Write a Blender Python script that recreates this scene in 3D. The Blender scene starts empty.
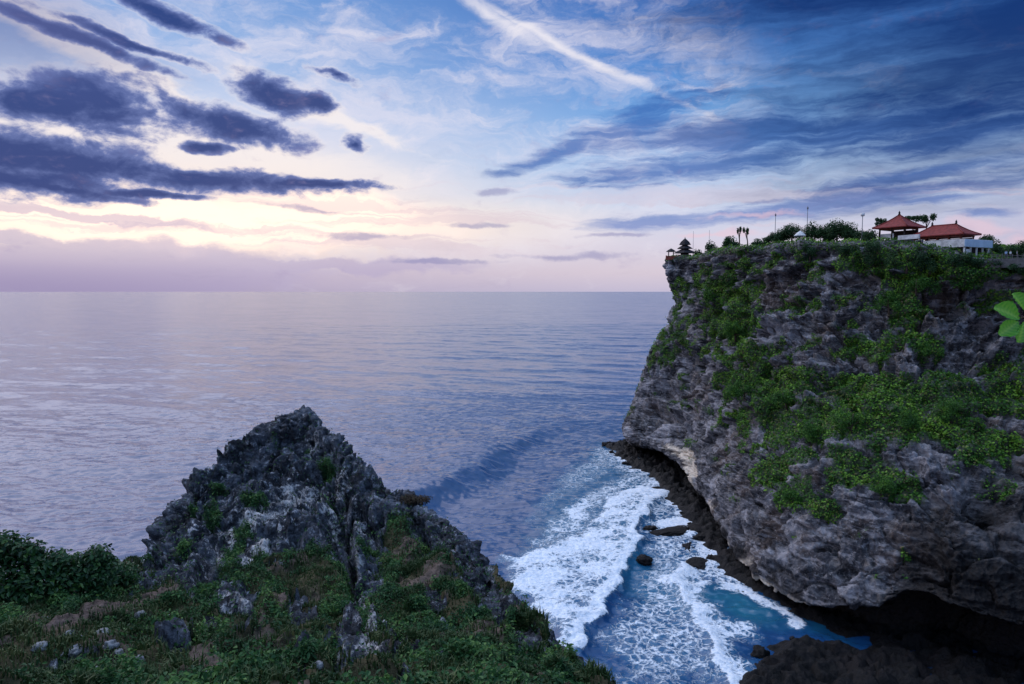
import bpy, math, random
import numpy as np
from mathutils import Vector, Matrix

S = bpy.context.scene
C = S.collection
R = math.radians

# ------------------------------------------------------------------ camera
H = 60.0                       # eye height above the sea, metres
PITCH = R(4.27)
FPX = 683.0                    # 24 mm on a 36 mm frame, 1024 px wide
cam_d = bpy.data.cameras.new("camera"); cam = bpy.data.objects.new("camera", cam_d)
C.objects.link(cam)
cam.location = (0, 0, H); cam.rotation_euler = (R(90) - PITCH, 0, 0)
cam_d.lens = 24.0; cam_d.sensor_width = 36.0
cam_d.clip_start = 0.05; cam_d.clip_end = 120000
S.camera = cam

# ------------------------------------------------------------------ exposure / engine
S.view_settings.view_transform = 'Standard'; S.view_settings.look = 'None'
S.view_settings.exposure = 0.0; S.view_settings.gamma = 1.0
S.view_settings.use_curve_mapping = False
S.render.engine = 'CYCLES'
S.cycles.use_denoising = True
try: S.cycles.denoiser = 'OPENIMAGEDENOISE'
except Exception: pass
S.cycles.max_bounces = 5; S.cycles.diffuse_bounces = 3; S.cycles.glossy_bounces = 3
S.cycles.transmission_bounces = 2; S.cycles.sample_clamp_indirect = 4.0

def lin(r, g, b):
    f = lambda c: (c/255/12.92 if c/255 <= 0.04045 else ((c/255+0.055)/1.055)**2.4)
    return (f(r), f(g), f(b), 1.0)

class NT:
    """small helper for building node trees"""
    def __init__(s, tree): s.t = tree; tree.nodes.clear()
    def n(s, kind, **kw):
        nd = s.t.nodes.new(kind)
        for k, v in kw.items(): setattr(nd, k, v)
        return nd
    def link(s, a, b): s.t.links.new(a, b)
    def put(s, sock, v):
        if isinstance(v, bpy.types.NodeSocket): s.link(v, sock)
        elif v is not None: sock.default_value = v
    def math(s, op, a, b=None, c=None, clamp=False):
        nd = s.n('ShaderNodeMath', operation=op, use_clamp=clamp)
        s.put(nd.inputs[0], a); s.put(nd.inputs[1], b); s.put(nd.inputs[2], c)
        return nd.outputs[0]
    def vmath(s, op, a, b=None, scale=None):
        nd = s.n('ShaderNodeVectorMath', operation=op)
        s.put(nd.inputs[0], a)
        if b is not None: s.put(nd.inputs[1], b)
        if scale is not None: s.put(nd.inputs['Scale'], scale)
        return nd.outputs[0]
    def step(s, v, lo, hi, a=0.0, b=1.0):
        nd = s.n('ShaderNodeMapRange', interpolation_type='SMOOTHSTEP')
        s.put(nd.inputs[0], v); nd.inputs[1].default_value = lo; nd.inputs[2].default_value = hi
        nd.inputs[3].default_value = a; nd.inputs[4].default_value = b
        return nd.outputs[0]
    def mix(s, f, a, b, blend='MIX'):
        nd = s.n('ShaderNodeMix', data_type='RGBA', blend_type=blend)
        s.put(nd.inputs[0], f); s.put(nd.inputs[6], a); s.put(nd.inputs[7], b)
        return nd.outputs[2]
    def ramp(s, v, stops):
        nd = s.n('ShaderNodeValToRGB')
        el = nd.color_ramp.elements
        while len(el) > 1: el.remove(el[-1])
        el[0].position, el[0].color = stops[0]
        for p, c in stops[1:]:
            e = el.new(p); e.color = c
        s.put(nd.inputs[0], v)
        return nd.outputs[0]
    def noise(s, vec, scale, detail=4, rough=0.55, dist=0.0, dim='3D', kind='FBM'):
        nd = s.n('ShaderNodeTexNoise', noise_dimensions=dim, noise_type=kind)
        s.put(nd.inputs['Vector'], vec); nd.inputs['Scale'].default_value = scale
        nd.inputs['Detail'].default_value = detail; nd.inputs['Roughness'].default_value = rough
        nd.inputs['Distortion'].default_value = dist
        return nd.outputs[0]
    def voro(s, vec, scale, feature='F1', rnd=1.0):
        nd = s.n('ShaderNodeTexVoronoi', feature=feature)
        s.put(nd.inputs['Vector'], vec); nd.inputs['Scale'].default_value = scale
        nd.inputs['Randomness'].default_value = rnd
        return nd.outputs[0]
    def mapping(s, vec, loc=(0,0,0), rot=(0,0,0), scale=(1,1,1), kind='POINT'):
        nd = s.n('ShaderNodeMapping', vector_type=kind)
        s.put(nd.inputs['Vector'], vec); nd.inputs['Location'].default_value = loc
        nd.inputs['Rotation'].default_value = rot; nd.inputs['Scale'].default_value = scale
        return nd.outputs[0]

# ------------------------------------------------------------------ view geometry used when laying the place out
cp, sp = math.cos(PITCH), math.sin(PITCH)
def ray(px, py):
    xc, yc = (px-512)/FPX, (342-py)/FPX
    return np.array([xc, cp + yc*sp, -sp + yc*cp])
def at(px, py, d):             # the point seen there, d metres ahead (plan distance)
    r = ray(px, py); t = d/r[1]
    return np.array([r[0]*t, d, H + r[2]*t])
def sea_at(px, py, z=0.0):
    r = ray(px, py); t = (z-H)/r[2]
    return np.array([r[0]*t, r[1]*t, z])
def project(P):                # world points -> picture position
    q = P - np.array([0, 0, H])
    dep = q[:, 1]*cp - q[:, 2]*sp
    up = q[:, 1]*sp + q[:, 2]*cp
    dep = np.where(dep < 0.2, 0.2, dep)
    return 512 + FPX*q[:, 0]/dep, 342 - FPX*up/dep
def azel(px, py):
    r = ray(px, py); r = r/np.linalg.norm(r)
    return math.degrees(math.atan2(r[0], r[1])), math.degrees(math.asin(r[2]))

# ------------------------------------------------------------------ dusk sky with broken cloud
SUN_AZ, SUN_EL = -44.0, 47.0
world = bpy.data.worlds.new("World"); S.world = world; world.use_nodes = True
W = NT(world.node_tree)
STR = 0.1
tc = W.n('ShaderNodeTexCoord').outputs['Generated']
sx = W.n('ShaderNodeSeparateXYZ'); W.link(tc, sx.inputs[0])
DEG = 180/math.pi
az = W.math('MULTIPLY', W.math('ARCTAN2', sx.outputs[0], sx.outputs[1]), DEG)
el = W.math('MULTIPLY', W.math('ARCSINE', sx.outputs[2]), DEG)
cmb = W.n('ShaderNodeCombineXYZ'); W.link(az, cmb.inputs[0]); W.link(el, cmb.inputs[1])
ang = cmb.outputs[0]

sky = W.n('ShaderNodeTexSky', sky_type='NISHITA')
sky.sun_disc = False
sky.sun_elevation = R(SUN_EL); sky.sun_rotation = R(SUN_AZ)
sky.altitude = 60; sky.air_density = 1.2; sky.dust_density = 2.0; sky.ozone_density = 3.0

E = 1/60.0                     # ramps run over 0..60 degrees of elevation
eln = W.math('MULTIPLY', W.math('MAXIMUM', el, 0.0), E)
left = W.ramp(eln, [(0.0, lin(186,174,204)), (1.6*E, lin(200,186,210)), (3.2*E, lin(236,216,218)), (6*E, lin(254,236,226)),
                    (9*E, lin(250,238,238)), (13*E, lin(214,220,242)), (17*E, lin(150,182,230)), (22*E, lin(100,150,216)),
                    (33*E, lin(150,186,236)), (1.0, (.66,.98,1.55,1))])  # highest stops: unseen overhead sky brightened to fill cliff and foreground
right = W.ramp(eln, [(0.0, lin(204,196,222)), (1.5*E, lin(222,208,224)), (4*E, lin(220,214,234)), (7*E, lin(204,216,242)),
                     (10*E, lin(166,198,240)), (14*E, lin(112,166,228)), (18*E, lin(70,132,210)), (23*E, lin(42,100,184)),
                     (33*E, lin(140,180,232)), (1.0, (.66,.98,1.55,1))])
col = W.mix(W.step(az, -24, 14), left, right)
nish = W.vmath('SCALE', sky.outputs[0], scale=STR)
col = W.mix(0.12, col, nish)
# the sky away from the sunset is deeper
col = W.mix(W.math('MULTIPLY', W.step(az, 20, 60, 0, 0.45), W.step(el, 34, 24)), col, lin(30,84,170))

warp = W.n('ShaderNodeTexNoise', noise_dimensions='2D')
W.link(W.mapping(ang, scale=(0.16, 0.30, 1)), warp.inputs['Vector'])
warp.inputs['Scale'].default_value = 1.0; warp.inputs['Detail'].default_value = 5; warp.inputs['Roughness'].default_value = 0.6
wv = W.vmath('SUBTRACT', warp.outputs['Color'], (0.5, 0.5, 0.5))
wang = W.vmath('ADD', ang, W.vmath('MULTIPLY', wv, (5.0, 2.6, 0)))

def blobs(vec, items):
    """union of soft ellipses given by their place in the sky"""
    out = None
    for px, py, a, b, rot in items:
        A, El = azel(px, py)
        k = DEG/FPX
        g = W.n('ShaderNodeTexGradient', gradient_type='SPHERICAL')
        W.link(W.mapping(vec, (A, El, 0), (0, 0, R(rot)), (a*k, b*k, 1), 'TEXTURE'), g.inputs[0])
        o = g.outputs['Fac']
        out = o if out is None else W.math('MAXIMUM', out, o)
    return out

# high thin cirrus, combed along the wind
streak = W.noise(W.mapping(W.vmath('ADD', ang, W.vmath('MULTIPLY', wv, (7, 4, 0))), rot=(0,0,R(24)), scale=(0.055, 0.30, 1)), 1.0, 7, 0.62, 0.4, '2D')
fine = W.noise(W.mapping(wang, rot=(0,0,R(20)), scale=(0.16, 0.42, 1)), 1.0, 8, 0.66, 0.6, '2D')
cir_zone = blobs(ang, [(150,60,330,90,-20), (430,120,300,120,-15), (330,60,190,90,-20), (600,70,200,110,-20), (330,215,500,60,0)])
cir = W.math('MULTIPLY', W.step(W.math('ADD', W.math('MULTIPLY', streak, 0.6), W.math('MULTIPLY', fine, 0.4)), 0.40, 0.66), W.step(cir_zone, 0.0, 0.5))
col = W.mix(W.math('MULTIPLY', cir, 0.66), col, lin(232,228,242))
bright = blobs(wang, [(110,62,200,20,-21), (60,128,150,16,0), (250,150,190,28,-8), (330,115,120,14,-20)])
col = W.mix(W.math('MULTIPLY', W.step(W.math('ADD', bright, W.math('MULTIPLY', W.math('SUBTRACT', fine, 0.5), 0.8)), 0.05, 0.75), 0.85), col, lin(248,240,240))
trail = blobs(W.vmath('ADD', ang, W.vmath('MULTIPLY', wv, (1.6, 1.0, 0))), [(560,44,195,6,-25), (590,60,120,7,-25), (490,14,90,12,-25)])
col = W.mix(W.math('MULTIPLY', W.step(W.math('ADD', trail, W.math('MULTIPLY', W.math('SUBTRACT', fine, 0.5), 1.0)), 0.0, 1.0), 0.85), col, lin(240,236,244))
glow = blobs(ang, [(190,205,330,75,0), (60,225,260,50,0), (400,225,300,40,0)])
col = W.mix(W.math('MULTIPLY', W.step(glow, 0.0, 0.9), 0.65), col, lin(255,238,226))

core = blobs(wang, [(210,222,290,34,0), (90,224,150,20,0), (330,205,150,26,-6)])
col = W.mix(W.math('MULTIPLY', W.step(core, 0.0, 0.8), 0.8), col, tuple(c*1.55 for c in lin(255,226,204)[:3])+(1,))
# thin bands low over the horizon
band = W.noise(W.mapping(wang, scale=(0.035, 0.75, 1)), 1.0, 6, 0.6, 0.3, '2D')
bz = W.math('MULTIPLY', W.step(el, 1.5, 4.0), W.step(el, 11.0, 6.0))
col = W.mix(W.math('MULTIPLY', W.math('MULTIPLY', W.step(band, 0.5, 0.66), bz), 0.5), col, lin(218,198,212))
# purple bank lying on the horizon to the left
bank = blobs(wang, [(60,276,300,30,0), (150,256,170,20,0), (330,266,200,12,0), (0,240,120,8,-4), (60,212,160,6,-5)])
bank = W.step(W.math('ADD', bank, W.math('MULTIPLY', W.math('SUBTRACT', fine, 0.5), 0.5)), 0.14, 0.5)
col = W.mix(W.math('MULTIPLY', bank, 0.58), col, lin(182,170,204))

hzl = blobs(ang, [(-60,296,330,46,0)])
col = W.mix(W.math('MULTIPLY', W.step(hzl, 0.0, 0.9), 0.4), col, lin(118,106,160))
# dark cumulus on the left
cn = W.noise(W.mapping(ang, scale=(0.26, 0.50, 1)), 1.0, 9, 0.60, 0.25, '2D')
cf = W.noise(W.mapping(ang, scale=(1.0, 1.7, 1)), 1.0, 6, 0.6, 0.2, '2D')
cnz = W.math('ADD', W.math('MULTIPLY', W.math('SUBTRACT', cn, 0.5), 1.25), W.math('MULTIPLY', W.math('SUBTRACT', cf, 0.5), 0.45))
wan2 = W.vmath('ADD', ang, W.vmath('MULTIPLY', wv, (3.0, 1.2, 0)))
dl = blobs(wan2, [(50,104,130,30,0), (100,98,80,30,0), (0,152,150,34,0), (85,166,175,22,-3), (10,178,120,22,0), (225,180,150,15,-2), (310,184,90,7,0),
                  (225,124,95,22,-8), (275,94,54,20,-12), (318,104,30,12,-12), (150,195,70,6,0), (357,146,13,11,-40), (70,34,95,8,-14),
                  (165,14,80,10,-16), (335,77,32,6,-14), (50,186,90,7,-8), (205,148,26,7,0), (125,40,90,6,-12)])
small = blobs(wan2, [(360,237,60,5,0), (560,256,80,5,0), (497,191,30,5,0), (470,226,50,4,0), (300,208,70,4,-4), (440,262,80,4,0), (620,236,60,4,0)])
dsum = W.math('ADD', dl, cnz)
dlm = W.math('MULTIPLY', W.step(dsum, 0.08, 0.50), W.step(dl, 0.0, 0.10))
rim = W.math('MULTIPLY', W.math('MULTIPLY', W.step(dsum, -.05, .15), W.step(dsum, .5, .22)), W.step(dl, 0.0, 0.10))
col = W.mix(W.math('MULTIPLY', rim, .22), col, lin(255,240,232))
dcol = W.mix(W.step(W.math('ADD', dl, W.math('MULTIPLY', cnz, 0.9)), 0.20, 0.85), lin(118,134,192), lin(46,68,130))
col = W.mix(W.math('MULTIPLY', dlm, 0.97), col, dcol)
col = W.mix(W.math('MULTIPLY', W.step(W.math('ADD', small, cnz), 0.1, 0.75), 0.55), col, lin(134,134,184))
# slate clouds on the right, drawn out by the wind
rn = W.noise(W.mapping(wan2, rot=(0,0,R(-6)), scale=(0.075, 0.62, 1)), 1.0, 9, 0.62, 0.35, '2D')
rf_ = W.noise(W.mapping(wan2, rot=(0,0,R(-12)), scale=(0.30, 1.5, 1)), 1.0, 7, 0.65, 0.4, '2D')
rnz = W.math('ADD', W.math('MULTIPLY', W.math('SUBTRACT', rn, 0.5), 1.5), W.math('MULTIPLY', W.math('SUBTRACT', rf_, 0.5), 0.8))
dr = blobs(wan2, [(640,120,110,26,16), (735,142,190,36,5), (870,130,190,28,4), (690,168,160,20,3), (960,134,130,20,4), (920,173,110,9,5),
                  (665,221,125,14,3), (800,207,240,14,5), (560,150,80,12,18), (985,212,40,6,0), (940,200,60,5,4)])
drm = W.math('MULTIPLY', W.step(W.math('ADD', dr, rnz), 0.02, 0.80), W.step(dr, 0.0, 0.22))
drc = W.mix(W.step(el, 4.0, 9.0), lin(126,148,206), lin(52,104,182))
col = W.mix(W.math('MULTIPLY', drm, 0.78), col, drc)
pink = blobs(wang, [(975,226,52,10,-8), (1015,238,26,9,0), (760,214,70,5,3), (720,236,60,5,2)])
col = W.mix(W.math('MULTIPLY', W.step(W.math('ADD', pink, W.math('MULTIPLY', cnz, 0.8)), 0.1, 0.9), 0.5), col, lin(238,200,212))
# heavy cloud coming over from the upper right
tr = blobs(wan2, [(1120,-10,400,170,12), (940,-50,330,90,4)])
trm = W.step(W.math('ADD', tr, W.math('MULTIPLY', rnz, 0.35)), 0.02, 0.85)
col = W.mix(W.math('MULTIPLY', trm, 0.90), col, lin(10,42,104))
tl = blobs(wang, [(-60,0,200,60,-10)])
col = W.mix(W.math('MULTIPLY', W.step(tl, 0.0, 0.9), 0.6), col, lin(96,104,160))
# below the horizon
col = W.mix(W.step(el, -0.4, -3.0), col, lin(60,66,110))
bg = W.n('ShaderNodeBackground'); bg.inputs['Strength'].default_value = STR
W.link(W.vmath('SCALE', col, scale=1/STR), bg.inputs['Color'])
wo = W.n('ShaderNodeOutputWorld'); W.link(bg.outputs[0], wo.inputs['Surface'])
world.cycles.sampling_method = 'MANUAL'; world.cycles.sample_map_resolution = 1024

# ------------------------------------------------------------------ the veiled evening sun
sun_d = bpy.data.lights.new("sun", 'SUN'); sun = bpy.data.objects.new("sun", sun_d); C.objects.link(sun)
sun_d.energy = 1.4; sun_d.angle = R(73); sun_d.color = (1.0, 0.88, 0.87)
sd = Vector((math.sin(R(SUN_AZ))*math.cos(R(SUN_EL)), math.cos(R(SUN_AZ))*math.cos(R(SUN_EL)), math.sin(R(SUN_EL))))
sun.rotation_euler = sd.to_track_quat('Z', 'Y').to_euler()

# ------------------------------------------------------------------ numpy noise
_rng = np.random.RandomState(7)
_perm = np.concatenate([_rng.permutation(256)]*3).astype(np.int32)
_g = _rng.normal(size=(256, 3)); _g /= np.linalg.norm(_g, axis=1)[:, None]
_g = _g.astype(np.float32)
def perlin(P):
    P = np.asarray(P, np.float32)
    I = np.floor(P).astype(np.int32); F = P - I; I &= 255
    u = F*F*F*(F*(F*6-15)+10)
    out = 0
    for dx in (0, 1):
        wx = u[:, 0] if dx else 1-u[:, 0]
        for dy in (0, 1):
            wy = u[:, 1] if dy else 1-u[:, 1]
            for dz in (0, 1):
                wz = u[:, 2] if dz else 1-u[:, 2]
                h = _perm[_perm[_perm[I[:, 0]+dx] + I[:, 1]+dy] + I[:, 2]+dz]
                g = _g[h]
                out = out + wx*wy*wz*(g[:, 0]*(F[:, 0]-dx) + g[:, 1]*(F[:, 1]-dy) + g[:, 2]*(F[:, 2]-dz))
    return out*1.5
def fbm(P, o=4, gain=0.5, lac=2.03):
    a, s, q = 1.0, 0.0, np.asarray(P, np.float32)
    for i in range(o):
        s = s + a*perlin(q + 17.3*i); q = q*lac; a *= gain
    return s
def ridged(P, o=4, gain=0.5, lac=2.1):
    a, s, t, q = 1.0, 0.0, 0.0, np.asarray(P, np.float32)
    for i in range(o):
        n = 1-np.abs(perlin(q + 9.1*i))*1.6
        s = s + a*np.clip(n, 0, 1)**2; t += a; q = q*lac; a *= gain
    return s/t
def worley(P):
    """distance to the nearest feature point, gap to the next one, a random number and a random tilt per cell"""
    P = np.asarray(P, np.float32); I = np.floor(P).astype(np.int32)
    n = len(P); f1 = np.full(n, 9., np.float32); f2 = np.full(n, 9., np.float32); rid = np.zeros(n, np.int32); off = np.zeros((n, 3), np.float32)
    for dx in (-1, 0, 1):
        for dy in (-1, 0, 1):
            for dz in (-1, 0, 1):
                J = (I+np.array([dx, dy, dz])) & 255
                h = _perm[_perm[_perm[J[:, 0]]+J[:, 1]]+J[:, 2]]
                q = I+np.array([dx, dy, dz])+.5+_g[h]*.62-P
                dd = np.sqrt((q*q).sum(1)); m_ = dd < f1
                f2 = np.where(m_, f1, np.minimum(f2, dd)); rid = np.where(m_, h, rid); off = np.where(m_[:, None], q, off); f1 = np.where(m_, dd, f1)
    g = _g[(rid*7+13) & 255]
    return f1, f2-f1, (rid*37 % 256)/255.-.5, (off*g).sum(1)
def sstep(x, a, b):
    t = np.clip((x-a)/(b-a), 0, 1); return t*t*(3-2*t)
def blobmask(X, Y, items):
    m = np.zeros_like(X)
    for cx, cy, rx, ry, rot, w in items:
        c, s_ = math.cos(R(rot)), math.sin(R(rot))
        u = ((X-cx)*c + (Y-cy)*s_)/rx; v = (-(X-cx)*s_ + (Y-cy)*c)/ry
        m = np.maximum(m, w*np.clip(1.35-np.sqrt(u*u+v*v), 0, 1))
    return m
def poly_sdf(X, Y, poly):
    """signed distance, positive inside"""
    p = np.asarray(poly, float); d = np.full(X.shape, 1e18); ins = np.zeros(X.shape, bool)
    n = len(p)
    for i in range(n):
        ax, ay = p[i]; bx, by = p[(i+1) % n]
        ex, ey = bx-ax, by-ay
        t = np.clip(((X-ax)*ex + (Y-ay)*ey)/(ex*ex+ey*ey+1e-9), 0, 1)
        d = np.minimum(d, (X-ax-t*ex)**2 + (Y-ay-t*ey)**2)
        c = ((ay > Y) != (by > Y)) & (X < (bx-ax)*(Y-ay)/(by-ay+1e-12)+ax)
        ins ^= c
    d = np.sqrt(d)
    return np.where(ins, d, -d)
def line_dist(X, Y, pts):
    d = np.full(X.shape, 1e18); side = np.zeros(X.shape); par = np.zeros(X.shape)
    n = len(pts)-1
    for i in range(n):
        ax, ay = pts[i][:2]; bx, by = pts[i+1][:2]
        ex, ey = bx-ax, by-ay
        t = np.clip(((X-ax)*ex+(Y-ay)*ey)/(ex*ex+ey*ey), 0, 1)
        dd = (X-ax-t*ex)**2+(Y-ay-t*ey)**2
        m = dd < d
        d = np.where(m, dd, d); side = np.where(m, ex*(Y-ay)-ey*(X-ax), side); par = np.where(m, (i+t)/n, par)
    return np.sqrt(d)*np.sign(side), par

# ------------------------------------------------------------------ mesh helpers
def mesh_np(name, V, F4=None, F3=None, mat=None, attrs=None, smooth=True, parent=None, link=True):
    me = bpy.data.meshes.new(name)
    V = np.asarray(V, np.float32)
    n4 = 0 if F4 is None else len(F4); n3 = 0 if F3 is None else len(F3)
    me.vertices.add(len(V)); me.vertices.foreach_set('co', V.ravel())
    idx, start = [], []
    if n4: idx.append(np.asarray(F4, np.int32).ravel()); start.append(np.arange(n4, dtype=np.int32)*4)
    if n3: idx.append(np.asarray(F3, np.int32).ravel()); start.append(n4*4+np.arange(n3, dtype=np.int32)*3)
    idx = np.concatenate(idx); start = np.concatenate(start)
    me.loops.add(len(idx)); me.loops.foreach_set('vertex_index', idx)
    me.polygons.add(n4+n3); me.polygons.foreach_set('loop_start', start)
    me.update(calc_edges=True)
    me.polygons.foreach_set('use_smooth', np.full(n4+n3, smooth))
    for k, a in (attrs or {}).items():
        at_ = me.attributes.new(k, 'FLOAT', 'POINT'); at_.data.foreach_set('value', np.asarray(a, np.float32))
    if mat: me.materials.append(mat)
    me.validate()
    o = bpy.data.objects.new(name, me)
    if link: C.objects.link(o)
    if parent: o.parent = parent
    return o
def grid_faces(nr, nc):
    i = (np.arange(nr-1)[:, None]*nc + np.arange(nc-1)[None]).ravel()
    return np.stack([i, i+1, i+nc+1, i+nc], 1)
def crom(G, subs):
    """Catmull-Rom resampling of control rows; subs[i] = steps between i and i+1"""
    n = len(G); out = []
    for i in range(n-1):
        p0 = G[max(i-1, 0)]; p1 = G[i]; p2 = G[i+1]; p3 = G[min(i+2, n-1)]
        for t in np.arange(subs[i])/subs[i]:
            out.append(0.5*(2*p1 + (p2-p0)*t + (2*p0-5*p1+4*p2-p3)*t*t + (3*p1-p0-3*p2+p3)*t**3))
    out.append(G[-1]); return np.array(out)
def grid_normals(Vg):
    du = np.gradient(Vg, axis=1); dv = np.gradient(Vg, axis=0)
    n = np.cross(du, dv); return n/(np.linalg.norm(n, axis=2)[..., None]+1e-9)

class MB:
    """collects simple solids into one mesh"""
    def __init__(s): s.v = []; s.f = []
    def add(s, vs, fs):
        b = len(s.v); s.v += [tuple(map(float, v)) for v in vs]; s.f += [tuple(b+i for i in f) for f in fs]; return s
    def box(s, c, d, rz=0.0):
        cx, cy, cz = c; w, l, h = d[0]/2, d[1]/2, d[2]/2; co, si = math.cos(rz), math.sin(rz)
        p = [(cx+x*co-y*si, cy+x*si+y*co, cz+z) for z in (-h, h) for x, y in ((-w,-l),(w,-l),(w,l),(-w,l))]
        return s.add(p, [(3,2,1,0),(4,5,6,7),(0,1,5,4),(1,2,6,5),(2,3,7,6),(3,0,4,7)])
    def frustum(s, z0, a0, b0, z1, a1, b1, cx=0, cy=0):
        p = [(cx+x*a0, cy+y*b0, z0) for x, y in ((-1,-1),(1,-1),(1,1),(-1,1))] + [(cx+x*a1, cy+y*b1, z1) for x, y in ((-1,-1),(1,-1),(1,1),(-1,1))]
        return s.add(p, [(3,2,1,0),(4,5,6,7),(0,1,5,4),(1,2,6,5),(2,3,7,6),(3,0,4,7)])
    def lathe(s, prof, c=(0,0,0), n=12):
        vs = []; fs = []
        for r, z in prof:
            for k in range(n):
                a = 2*math.pi*k/n; vs.append((c[0]+r*math.cos(a), c[1]+r*math.sin(a), c[2]+z))
        for j in range(len(prof)-1):
            for k in range(n):
                fs.append((j*n+k, j*n+(k+1) % n, (j+1)*n+(k+1) % n, (j+1)*n+k))
        fs.append(tuple(reversed(range(n)))); fs.append(tuple((len(prof)-1)*n+k for k in range(n)))
        return s.add(vs, fs)
    def tube(s, pts, rad, n=7):
        pts = [Vector(p) for p in pts]; vs = []; fs = []
        for i, p in enumerate(pts):
            d = (pts[min(i+1, len(pts)-1)]-pts[max(i-1, 0)]).normalized()
            q = d.to_track_quat('Z', 'Y'); r = rad[i] if hasattr(rad, '__len__') else rad
            for k in range(n):
                a = 2*math.pi*k/n; vs.append(p + q @ Vector((r*math.cos(a), r*math.sin(a), 0)))
        for j in range(len(pts)-1):
            for k in range(n):
                fs.append((j*n+k, j*n+(k+1) % n, (j+1)*n+(k+1) % n, (j+1)*n+k))
        fs.append(tuple(reversed(range(n)))); fs.append(tuple((len(pts)-1)*n+k for k in range(n)))
        return s.add(vs, fs)
    def build(s, name, mat, parent=None, smooth=False):
        me = bpy.data.meshes.new(name); me.from_pydata(s.v, [], s.f); me.update()
        for p in me.polygons: p.use_smooth = smooth
        if mat: me.materials.append(mat)
        o = bpy.data.objects.new(name, me); C.objects.link(o)
        if parent: o.parent = parent
        return o
def tag(o, label=None, cat=None, group=None, kind=None):
    if label: o['label'] = label
    if cat: o['category'] = cat
    if group: o['group'] = group
    if kind: o['kind'] = kind
    return o
def empty(name, loc, rz=0.0, sc=1.0):
    o = bpy.data.objects.new(name, None); C.objects.link(o)
    o.location = loc; o.rotation_euler = (0, 0, rz); o.scale = (sc, sc, sc) if not hasattr(sc, '__len__') else sc
    return o
def copy_tree(o, parent=None):
    c = o.copy(); C.objects.link(c)
    if parent: c.parent = parent
    for ch in [x for x in bpy.data.objects if x.parent == o]: copy_tree(ch, c)
    return c

def leaf_cards(P, N, size, rng, aspect=0.55, droop=0.25, jitter=0.9):
    """one folded leaf (two quads, six vertices) at every point, facing roughly N"""
    n = len(P)
    d = N + rng.normal(size=(n, 3))*jitter; d /= np.linalg.norm(d, axis=1)[:, None]
    a = rng.normal(size=(n, 3)); a -= d*(a*d).sum(1)[:, None]; a /= np.linalg.norm(a, axis=1)[:, None]+1e-9
    b = np.cross(d, a)
    L = (size if hasattr(size, '__len__') else np.full(n, size))[:, None]; Wd = L*aspect*0.5
    dn = np.array([0, 0, -1.0])
    root = P; tip = P + a*L + dn*L*droop
    m1 = P + a*L*0.45; e1 = m1 + b*Wd + d*L*0.07; e2 = m1 - b*Wd + d*L*0.07
    q1 = P + a*L*0.8 + dn*L*droop*0.5; 
    e3 = q1 + b*Wd*0.62 + d*L*0.04; e4 = q1 - b*Wd*0.62 + d*L*0.04
    V = np.stack([root, e1, e3, tip, e4, e2], 1).reshape(-1, 3)
    i = np.arange(n)*6
    F = np.concatenate([np.stack([i, i+1, i+2, i+3], 1), np.stack([i, i+3, i+4, i+5], 1)])
    return V, F
def cards(P, N, size, rng, aspect=0.8, jitter=0.9):
    """plain leaf-clump quads for far foliage"""
    n = len(P)
    d = N + rng.normal(size=(n, 3))*jitter; d /= np.linalg.norm(d, axis=1)[:, None]
    a = rng.normal(size=(n, 3)); a -= d*(a*d).sum(1)[:, None]; a /= np.linalg.norm(a, axis=1)[:, None]+1e-9
    b = np.cross(d, a); L = size[:, None]*0.5
    V = np.stack([P-a*L, P+b*L*aspect, P+a*L+d*L*0.2, P-b*L*aspect], 1).reshape(-1, 3)
    i = np.arange(n)*4
    return V, np.stack([i, i+1, i+2, i+3], 1)

# ------------------------------------------------------------------ materials
def new_mat(name):
    m = bpy.data.materials.new(name); m.use_nodes = True
    n = NT(m.node_tree); out = n.n('ShaderNodeOutputMaterial'); b = n.n('ShaderNodeBsdfPrincipled')
    n.link(b.outputs[0], out.inputs['Surface'])
    return m, n, b, out
def attr(n, name):
    a = n.n('ShaderNodeAttribute', attribute_name=name); return a.outputs['Fac']
def pos(n): return n.n('ShaderNodeNewGeometry').outputs['Position']
def bump(n, h, strength, dist, prev=None):
    b = n.n('ShaderNodeBump'); b.inputs['Strength'].default_value = strength; b.inputs['Distance'].default_value = dist
    n.put(b.inputs['Height'], h)
    if prev is not None: n.link(prev, b.inputs['Normal'])
    return b.outputs[0]

def mat_plain(name, col, rough=0.7, var=0.25, scale=3.0, bumpd=0.0, spec=0.3):
    m, n, b, _ = new_mat(name)
    co = n.n('ShaderNodeTexCoord').outputs['Object']
    f = n.noise(co, scale, 5, 0.6)
    dark = tuple(c*(1-var) for c in col[:3])+(1,); lite = tuple(min(1, c*(1+var)) for c in col[:3])+(1,)
    n.link(n.mix(n.step(f, 0.3, 0.7), dark, lite), b.inputs['Base Color'])
    b.inputs['Roughness'].default_value = rough; b.inputs['Specular IOR Level'].default_value = spec
    if bumpd: n.link(bump(n, n.noise(co, scale*4, 4), 0.6, bumpd), b.inputs['Normal'])
    return m
def mat_leaf(name, dark, mid, lite, rough=0.55, spec=0.3, trans=0.25, dry=None):
    m, n, b, out = new_mat(name)
    t = attr(n, 'tint')
    c = n.ramp(t, [(0.0, dark+(1,)), (0.5, mid+(1,)), (.86, lite+(1,)), (1.0, (dry or lite)+(1,))])
    n.link(c, b.inputs['Base Color'])
    b.inputs['Roughness'].default_value = rough; b.inputs['Specular IOR Level'].default_value = spec
    if trans:
        tr = n.n('ShaderNodeBsdfTranslucent'); n.link(c, tr.inputs['Color'])
        mx = n.n('ShaderNodeMixShader'); mx.inputs[0].default_value = trans
        n.link(b.outputs[0], mx.inputs[1]); n.link(tr.outputs[0], mx.inputs[2]); n.link(mx.outputs[0], out.inputs['Surface'])
    return m

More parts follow.
